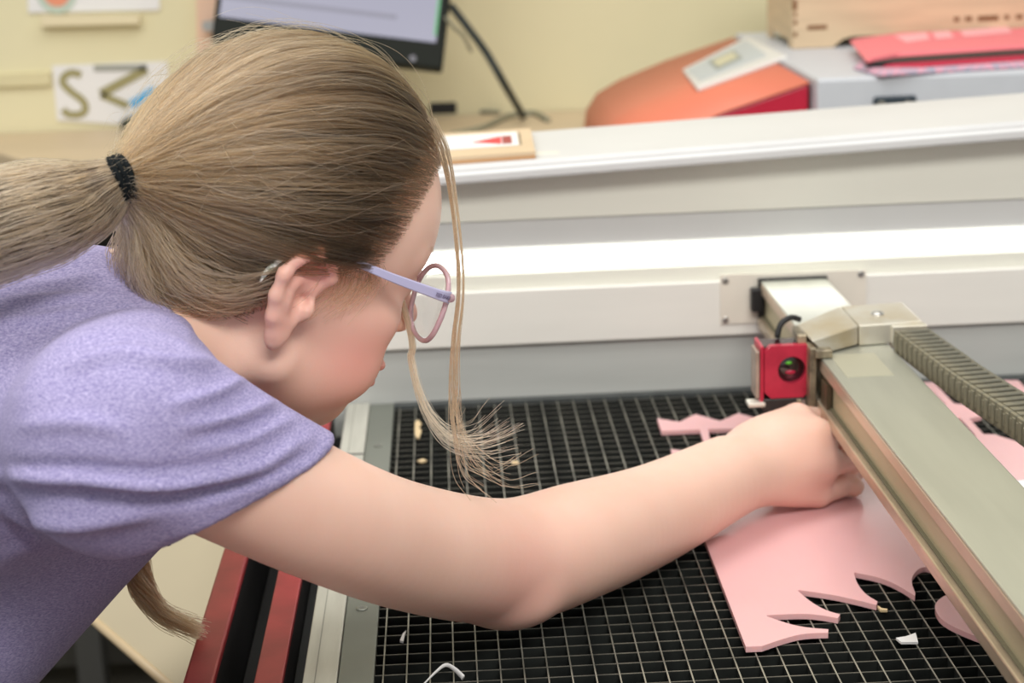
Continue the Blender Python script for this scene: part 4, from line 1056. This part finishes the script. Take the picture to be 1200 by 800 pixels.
# ------------------------------------------------------------------ hair
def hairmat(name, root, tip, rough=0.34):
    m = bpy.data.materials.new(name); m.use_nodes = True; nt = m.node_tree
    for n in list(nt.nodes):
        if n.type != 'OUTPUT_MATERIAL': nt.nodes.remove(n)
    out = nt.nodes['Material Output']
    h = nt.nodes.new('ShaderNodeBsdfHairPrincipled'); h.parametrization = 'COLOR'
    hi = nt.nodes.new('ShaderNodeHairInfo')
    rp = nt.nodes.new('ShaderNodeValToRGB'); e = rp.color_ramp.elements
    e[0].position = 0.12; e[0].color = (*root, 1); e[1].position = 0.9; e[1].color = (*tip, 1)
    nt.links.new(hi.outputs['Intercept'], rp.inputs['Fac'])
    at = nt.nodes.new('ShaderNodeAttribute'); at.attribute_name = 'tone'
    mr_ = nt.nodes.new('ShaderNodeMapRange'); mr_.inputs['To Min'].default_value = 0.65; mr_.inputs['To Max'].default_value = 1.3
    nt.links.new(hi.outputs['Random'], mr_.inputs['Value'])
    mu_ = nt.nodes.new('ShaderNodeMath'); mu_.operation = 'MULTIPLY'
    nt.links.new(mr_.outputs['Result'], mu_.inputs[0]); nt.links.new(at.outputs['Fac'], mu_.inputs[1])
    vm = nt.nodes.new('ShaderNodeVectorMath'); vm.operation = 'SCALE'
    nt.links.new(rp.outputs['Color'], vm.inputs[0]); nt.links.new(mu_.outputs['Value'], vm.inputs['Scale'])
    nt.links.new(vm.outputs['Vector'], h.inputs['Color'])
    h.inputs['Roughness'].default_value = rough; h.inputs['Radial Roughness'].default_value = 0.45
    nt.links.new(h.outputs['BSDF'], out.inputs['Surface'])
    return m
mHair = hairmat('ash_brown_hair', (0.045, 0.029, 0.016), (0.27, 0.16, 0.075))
mHairTip = hairmat('blond_hair_ends', (0.36, 0.25, 0.14), (0.46, 0.32, 0.19))
mPony = hairmat('ponytail_hair', (0.27, 0.175, 0.095), (0.36, 0.24, 0.13))
def strands(name, curves, radius, m, parent, tone=None, root0=1.0):
    """curves: list of (n, 3) arrays; radius: per strand root radius"""
    hc = bpy.data.hair_curves.new(name)
    hc.add_curves([len(c) for c in curves])
    P = np.concatenate(curves).astype(np.float32)
    hc.attributes['position'].data.foreach_set('vector', P.ravel())
    R_ = np.concatenate([np.full(len(c), radius*(0.7+0.6*rng.random()))*np.linspace(1, 0.45, len(c))**0.7*np.clip(root0+np.linspace(0, 4, len(c)), 0, 1) for c in curves]).astype(np.float32)
    ra = hc.attributes.get('radius') or hc.attributes.new('radius', 'FLOAT', 'POINT')
    ra.data.foreach_set('value', R_)
    tn = hc.attributes.new('tone', 'FLOAT', 'CURVE')
    tn.data.foreach_set('value', np.array(tone if tone is not None else 0.8+0.4*rng.random(len(curves)), np.float32))
    hc.materials.append(m)
    o = bpy.data.objects.new(name, hc); COL.objects.link(o)
    return adopt(o, parent)

hc0 = np.array([1.5, 0, 4.0]); hr = np.array([9.2, 7.85, 9.05])        # scalp hair ellipsoid (local cm)
TIE = np.array([-9.9, -2.2, 4.1])
def ellr(d, extra=0.0): return 1/np.sqrt(((d/(hr+extra))**2).sum(-1))
# hairline: azimuth (deg from the front) -> lowest local z
HLa = np.array([0, 20, 35, 48, 58, 66, 74, 82, 92, 104, 118, 140, 160, 180.])
HLz = np.array([9.3, 9.2, 8.8, 7.7, 5.9, 3.9, 2.3, 2.2, 2.9, 2.2, -1.5, -4.3, -5.4, -5.8])
def hairline(x, y): return np.interp(np.degrees(np.abs(np.arctan2(y, x-hc0[0]))), HLa, HLz)
# under-cap
capf = Field(HC-0.17, HC+0.17, 0.0026)
capf.put(hell(hc0, hr-np.array([.35, .35, .35])), 0.01)
capf.put(hcone((-4.5, -1.0, 3.9), tuple(TIE+np.array([1.2, 0.2, 0])), 4.2, 1.15), 0.02)
cp_, cq_ = capf.mesh(); del capf
cp_ = relax(cp_, cq_, 2)
cl_ = (cp_-HC) @ HM/HS
keepv = (cl_[:, 2] > hairline(cl_[:, 0], cl_[:, 1])+0.35) | (cl_[:, 0] < -7)
cq_ = cq_[keepv[cq_].all(1)]
mCap = mat('hair_under', (0.085, 0.054, 0.03), 0.7, var=0.5, vscale=60, stretch=(1, 1, 4), bump=0.4, bscale=150)
cap = mesh_obj('hair_cap', cp_, cq_, mCap, person)
def hairpath(root, layer, npt=20, jit=0.05, sway=0.0):
    v0 = root-hc0; v1 = TIE-hc0
    r1 = np.linalg.norm(v1); d0 = v0/np.linalg.norm(v0); d1 = v1/r1
    w = math.acos(np.clip(d0@d1, -1, 1)); t = np.linspace(0, 1, npt)
    if w < 1e-3: w = 1e-3
    d = (np.sin((1-t)*w)[:, None]*d0+np.sin(t*w)[:, None]*d1)/math.sin(w)
    # sag: bow the path slightly downwards
    d = d + np.sin(np.pi*t)[:, None]*np.array([0, 0, sway]); d /= np.linalg.norm(d, axis=1)[:, None]
    rad = ellr(d, layer*np.sin(np.pi*np.clip(t*0.9+0.12, 0, 1))[:, None])
    s = t**3.5
    rad = rad*(1-s)+r1*s
    P = hc0+d*rad[:, None]
    spread = (rng.normal(size=3)*0.45)*(t**6)[:, None]
    ph = rng.random(3)*6.28; fr = 2+3*rng.random(3)
    P = P+spread+jit*np.sin(t[:, None]*fr*3.1+ph)*np.sin(np.pi*t)[:, None]
    return P
curv = []; tones = []
N1_, tries = 0, 0
clumps = {}
while N1_ < 14000 and tries < 200000:
    tries += 1
    d = rng.normal(size=3); d /= np.linalg.norm(d)
    r = hc0+d*ellr(d)
    hl = hairline(r[0], r[1])
    if r[2] < hl + rng.normal()*0.40: continue
    near_line = r[2] < hl+1.8
    if not near_line and rng.random() < 0.55: continue
    root = hc0+(r-hc0)*0.965
    key = tuple(np.round(np.degrees([math.atan2(r[1], r[0]), math.asin(d[2])])/4.5+rng.normal(size=2)*0.25).astype(int))
    if key not in clumps: clumps[key] = (rng.normal()*0.06, rng.random(), 0.32+1.15*rng.random()**1.1)
    sw, ly, tn_ = clumps[key]
    P = hairpath(root, 0.05+0.75*ly+0.2*rng.random(), sway=sw+rng.normal()*0.012, jit=0.04); tones.append(tn_)
    curv.append(HC+HS*(P @ HM.T)); N1_ += 1
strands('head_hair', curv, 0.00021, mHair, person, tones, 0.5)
# slack hair at the nape, drooping below the tie
slack = []
for k in range(1500):
    a_ = math.radians(112+rng.random()*68); z0 = hairline(hc0[0]+math.cos(a_), math.sin(a_))+rng.random()*3.0
    d = np.array([math.cos(a_), -math.sin(a_)*(1 if rng.random() < 0.75 else -1), (z0-hc0[2])/7.6]); d /= np.linalg.norm(d)
    P = hairpath(hc0+d*ellr(d)*0.97, 0.5+(2.1 if a_ > 2.4 else 1.1)*rng.random(), sway=-0.10-0.22*rng.random(), jit=0.18)
    slack.append(HC+HS*(P @ HM.T))
strands('nape_hair', slack, 0.00020, mPony, person, 0.4+0.9*rng.random(len(slack)))
# loose flyaway hairs over the head
fly = []
for k in range(620):
    d = rng.normal(size=3); d[2] = abs(d[2])*0.8; d /= np.linalg.norm(d)
    r = hc0+d*ellr(d)
    if r[2] < hairline(r[0], r[1]): continue
    P = hairpath(hc0+(r-hc0)*0.97, 0.9+rng.random()*0.9, npt=24, jit=0.35, sway=rng.normal()*0.12)
    n = rng.integers(10, 24); P = P[:n]
    P = P+(np.linspace(0, 1, n)**2)[:, None]*rng.normal(size=3)*0.5
    fly.append(HC+HS*(P @ HM.T))
strands('flyaway_hair', fly, 0.00010, hairmat('flyaway', (0.13, 0.085, 0.048), (0.42, 0.29, 0.17)), person)

def tubecurve(n, guide, rad, npt=24, wave=0.0015, root_t=0.0, endspread=0.0, swirl=0.5):
    """strands filling a tube round a guide; guide (k,3), rad (k)"""
    G = catmull(guide, npt); Rr = np.interp(np.linspace(0, 1, npt), np.linspace(0, 1, len(rad)), rad)
    T = np.gradient(G, axis=0); T /= np.linalg.norm(T, axis=1)[:, None]
    up = np.array([0, 0, 1.0]); A = up-T*(T@up)[:, None]; A /= np.linalg.norm(A, axis=1)[:, None]; B = np.cross(T, A)
    out = []
    for k in range(n):
        q = math.sqrt(rng.random()); th = rng.random()*6.283; tw = rng.normal()*swirl
        t = np.linspace(0, 1, npt); a = th+tw*t
        qq = q*(1+0.15*np.sin(t*5+rng.random()*6))
        P = G+(A*(np.cos(a)*qq*Rr)[:, None]+B*(np.sin(a)*qq*Rr)[:, None])
        P = P+wave*np.sin(t[:, None]*(4+5*rng.random())+rng.random(3)*6.28)*t[:, None]
        if endspread: P = P+(t**3)[:, None]*rng.normal(size=3)*endspread
        m = npt if rng.random() < 0.5 else int(npt*(0.75+0.25*rng.random()))
        out.append(P[:m])
    return out
# ponytail
tw_ = H(*TIE); txp, typ, tzp = [float(v[0]) for v in project(tw_[None, :])]
tdir = None
PT = [tw_+HM@(HS*np.array([0.9, 0.1, 0.05])), tw_, A3(D(105, 231, tzp-0.004)), A3(D(60, 247, tzp-0.012)), A3(D(5, 262, tzp-0.02)), A3(D(-60, 290, tzp-0.025)), A3(D(-130, 345, tzp-0.02)), A3(D(-175, 420, tzp-0.01))]
PR = [0.0125, 0.0105, 0.0205, 0.0265, 0.028, 0.027, 0.02, 0.006]
strands('ponytail', tubecurve(4200, PT, PR, npt=26, wave=0.003, swirl=0.7), 0.00022, mPony, person, 0.3+1.1*rng.random(4200))
pf = Field(np.min(PT, 0)-0.04, np.max(PT, 0)+0.04, 0.003)
for a, b, ra, rb in zip(PT[1:-1], PT[2:], PR[1:-1], PR[2:]): pf.put(cone(a, b, ra*0.86, rb*0.86), 0.006)
pp_, pq_ = pf.mesh(); mesh_obj('ponytail_core', relax(pp_, pq_, 2), pq_, mCap, person)
# elastic band: three coils
bt = (PT[2]-PT[0]); bt /= np.linalg.norm(bt)
ba = np.cross(bt, [0, 0, 1.0]); ba /= np.linalg.norm(ba); bb = np.cross(bt, ba)
coil = MB()
for k, off in enumerate((-0.0032, 0.0, 0.0032)):
    c = tw_+bt*(off+0.001); ang = np.linspace(0, 2*math.pi, 40, endpoint=False)
    coil.tube([Vector(c+ba*math.cos(a)*0.0122+bb*math.sin(a)*0.0128+bt*0.0006*math.sin(3*a+k)) for a in ang], 0.0021, seg=8, closed=True)
coil.build('hair_tie', mat('black_elastic', (0.003, 0.005, 0.006), 0.9, bump=0.4, bscale=700, spec=0.2), person, smooth=True)
# front locks beside the face
fd = float(project(H(8.2, -4.2, 7.2)[None, :])[2][0])
LA = [A3(D(500, 140, fd-0.004)), A3(D(518, 178, fd-0.006)), A3(D(530, 240, fd-0.008)), A3(D(538, 330, fd-0.012)), A3(D(532, 400, fd-0.01)), A3(D(531, 460, fd-0.005)), A3(D(537, 512, fd)), A3(D(548, 550, fd+0.004)), A3(D(575, 570, fd+0.008))]
lockA = tubecurve(30, LA, [0.004, 0.0024, 0.0011, 0.0009, 0.0010, 0.0013, 0.002, 0.003, 0.006], npt=40, wave=0.0008, endspread=0.005)
LA2 = [p+ncR*0.0025 for p in LA[:6]]+[A3(D(534, 495, fd)), A3(D(552, 530, fd+0.004)), A3(D(585, 556, fd+0.01)), A3(D(618, 545, fd+0.015))]
lockA += tubecurve(18, LA2, [0.004, 0.003, 0.0008, 0.0007, 0.0008, 0.0010, 0.002, 0.0025, 0.005, 0.009], npt=40, wave=0.0008, endspread=0.006)
LB = [H(8.4, 3.5, 4.0), A3(D(480, 385, fd+0.05)), A3(D(482, 420, fd+0.045)), A3(D(490, 455, fd+0.04)), A3(D(505, 488, fd+0.035)), A3(D(530, 512, fd+0.03)), A3(D(565, 512, fd+0.03)), A3(D(596, 495, fd+0.03))]
lockB = tubecurve(75, LB, [0.002, 0.002, 0.0022, 0.0028, 0.0034, 0.005, 0.008, 0.012], npt=40, wave=0.0008, endspread=0.007)
strands('front_lock', lockA, 0.00016, hairmat('lock_brown', (0.08, 0.05, 0.027), (0.36, 0.21, 0.10)), person)
strands('front_lock', lockB, 0.00014, mHairTip, person)
# lock hanging below the chest
LC = [A3(D(150, 560, 1.17)), A3(D(163, 610, 1.17)), A3(D(158, 650, 1.17)), A3(D(168, 690, 1.17)), A3(D(192, 720, 1.175)), A3(D(234, 740, 1.18))]
strands('hanging_lock', tubecurve(420, LC, [0.010, 0.0095, 0.009, 0.008, 0.0055, 0.0025], npt=24, wave=0.0012, endspread=0.003), 0.00024, hairmat('lock_dark', (0.08, 0.04, 0.02), (0.22, 0.13, 0.065)), person)
# sideburn wisps in front of the ear and nape wisps
wis = []
for k in range(130):
    x0 = 1.2+rng.random()*3.4; z0 = 2.2+rng.random()*1.2
    a = np.array([x0, -7.25+0.12*x0, z0]); b_ = a+np.array([-1.0+rng.normal()*0.8, 0.05, -1.8-rng.random()*2.2])
    mid = (a+b_)/2+np.array([0.6+rng.normal()*0.3, -0.45, 0])
    wis.append(np.array([H(*p) for p in catmull([a, mid, b_], 10)]))
for k in range(120):
    th = math.radians(108+rng.random()*45); z0 = hairline(hc0[0]+math.cos(th), math.sin(th))+0.3
    d = np.array([math.cos(th), -math.sin(th), (z0-hc0[2])/8.0]); d /= np.linalg.norm(d)
    a = hc0+d*ellr(d)*0.98; e_ = a+np.array([-0.9+rng.normal()*0.5, -0.2, 0.4+rng.normal()*0.8-0.9])
    wis.append(np.array([H(*p) for p in catmull([a+np.array([0.5, 0.3, -0.9]), a+np.array([0.1, -0.25, -0.3]), e_+np.array([0, -0.3, 1.2])], 10)]))
for k in range(420):
    a_ = math.radians(12+rng.random()*60); z0 = hairline(hc0[0]+math.cos(a_), math.sin(a_))-0.7*rng.random()
    d = np.array([math.cos(a_), -math.sin(a_), (z0-hc0[2])/8.6]); d /= np.linalg.norm(d)
    P = hairpath(hc0+d*ellr(d)*0.945, 0.0+0.4*rng.random(), npt=26, sway=rng.normal()*0.06, jit=0.1)
    wis.append(HC+HS*(P[:rng.integers(6, 12)] @ HM.T))
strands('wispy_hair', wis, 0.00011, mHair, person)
eb = []
for k in range(90):
    t = rng.random(); x = 8.55+0.75*(1-t)*1.2; y = -(1.6+3.3*t); p = np.array([x+0.35, y, 3.05+0.25*math.sin(t*2.6)+rng.normal()*0.12])
    eb.append(np.array([H(*(p+np.array([-0.12*s_, -0.28*s_, 0.10*s_]))) for s_ in np.linspace(0, 1.6, 5)]))
strands('eyebrow', eb, 0.00014, hairmat('brow', (0.2, 0.13, 0.07), (0.2, 0.13, 0.07)), person)

# ------------------------------------------------------------------ glasses
gl = empty('eyeglasses', H(9.6, 0, 0), 'lavender and clear pink eyeglasses worn on the face', 'eyeglasses')
mRim = mat('clear_pink_rim', (0.80, 0.55, 0.62), 0.12, trans=0.35, coat=0.5)
mTemple = mat('lavender_temple', (0.50, 0.50, 0.74), 0.35)
mLens = bpy.data.materials.new('lens_glass'); mLens.use_nodes = True
nt = mLens.node_tree; b = nt.nodes['Principled BSDF']; b.inputs['Transmission Weight'].default_value = 1; b.inputs['IOR'].default_value = 1.02; b.inputs['Roughness'].default_value = 0; b.inputs['Base Color'].default_value = (0.96, 0.97, 0.98, 1); b.inputs['Coat Weight'].default_value = 0.6; b.inputs['Coat Roughness'].default_value = 0.02
GX = 10.7
for s in (-1, 1):
    ring = []; inner = []
    for k in range(48):
        th = 2*math.pi*k/48; c_, s_ = math.cos(th), math.sin(th)
        yy = 2.75*math.copysign(abs(c_)**0.86, c_); zz = 2.25*math.copysign(abs(s_)**0.86, s_)
        if s_ < 0: yy *= 0.97
        y_ = s*(3.65)+yy; fx = GX-0.022*(y_**2)+0.10*zz
        ring.append(Vector(H(fx, y_, -0.35+zz))); inner.append(Vector(H(fx, s*3.65+yy*0.985, -0.35+zz*0.985)))
    MB().tube(ring, 0.0017, seg=10, closed=True).build('rim', mRim, gl, smooth=True)
    c = sum(inner, Vector())/len(inner)
    le = MB(); n = len(inner); fw = Vector(hF)*0.0006
    le.hull8([p-fw for p in inner], [p+fw for p in inner]); le.build('lens', mLens, gl)
    hx = GX-0.022*(6.5**2)
    # temple arm
    TP = [(hx+0.15, s*6.55, 0.95), (hx-1.0, s*7.0, 1.2), (5.4, s*7.55, 1.95), (2.6, s*7.85, 2.65), (0.6, s*7.85, 3.05), (-0.9, s*7.7, 3.0), (-2.0, s*7.5, 2.1), (-2.7, s*7.25, 0.9)]
    tp = catmull([H(*p) for p in TP], 60)
    hts = np.interp(np.linspace(0, 1, 60), [0, 0.1, 0.45, 0.7, 1], [0.0038, 0.0034, 0.0021, 0.0019, 0.0026])
    tm = MB(); rows = []
    up_ = hU; lw = -hL if s < 0 else hL
    for p, h_ in zip(tp, hts):
        i = len(rows); nrm = lw
        rows.append([Vector(p+up_*h_+nrm*0.0006), Vector(p+up_*h_*0.8+nrm*0.0011), Vector(p-up_*h_*0.8+nrm*0.0011), Vector(p-up_*h_+nrm*0.0006), Vector(p-up_*h_-nrm*0.0008), Vector(p+up_*h_-nrm*0.0008)])
    vs = [v for r in rows for v in r]; fs = []
    for i in range(59):
        for k in range(6): fs.append((i*6+k, i*6+(k+1) % 6, (i+1)*6+(k+1) % 6, (i+1)*6+k))
    fs += [tuple(range(6))[::-1], tuple(59*6+k for k in range(6))]
    mis = [0 if f[0]//6 < 26 else 1 for f in fs]
    tm.add(vs, fs); tm.mi = mis
    tem = tm.build('temple', [mTemple, mat('floral_tip', (0.75, 0.75, 0.72), 0.3, var=1, vscale=420, col2=(0.08, 0.12, 0.06))], gl)
    if s < 0:
        p0 = tp[8]; p1 = tp[2]; xd = Vector(p1-p0).normalized(); nv = Vector(lw).normalized(); ud = nv.cross(xd)
        TMx = frame_mat(Vector(tp[6])+nv*0.0013, xd, ud)
        text_obj('temple_lettering', 'TED BAKER', 0.0034, TMx, mat('lettering_ink', (0.16, 0.14, 0.26), 0.5), tem, 0.0001)
    hb = MB(); pa, pb2 = Vector(H(hx+0.25, s*6.35, 0.9)), Vector(H(hx+0.1, s*6.75, 1.0)); hb.tube([pa, pb2], 0.0028, seg=10); hb.build('hinge', mRim, gl, smooth=True)
br_ = MB(); br_.tube([Vector(p) for p in catmull([H(GX, -1.0, 0.4), H(GX+0.35, 0, 0.65), H(GX, 1.0, 0.4)], 12)], 0.0019, seg=10); br_.build('bridge', mRim, gl, smooth=True)
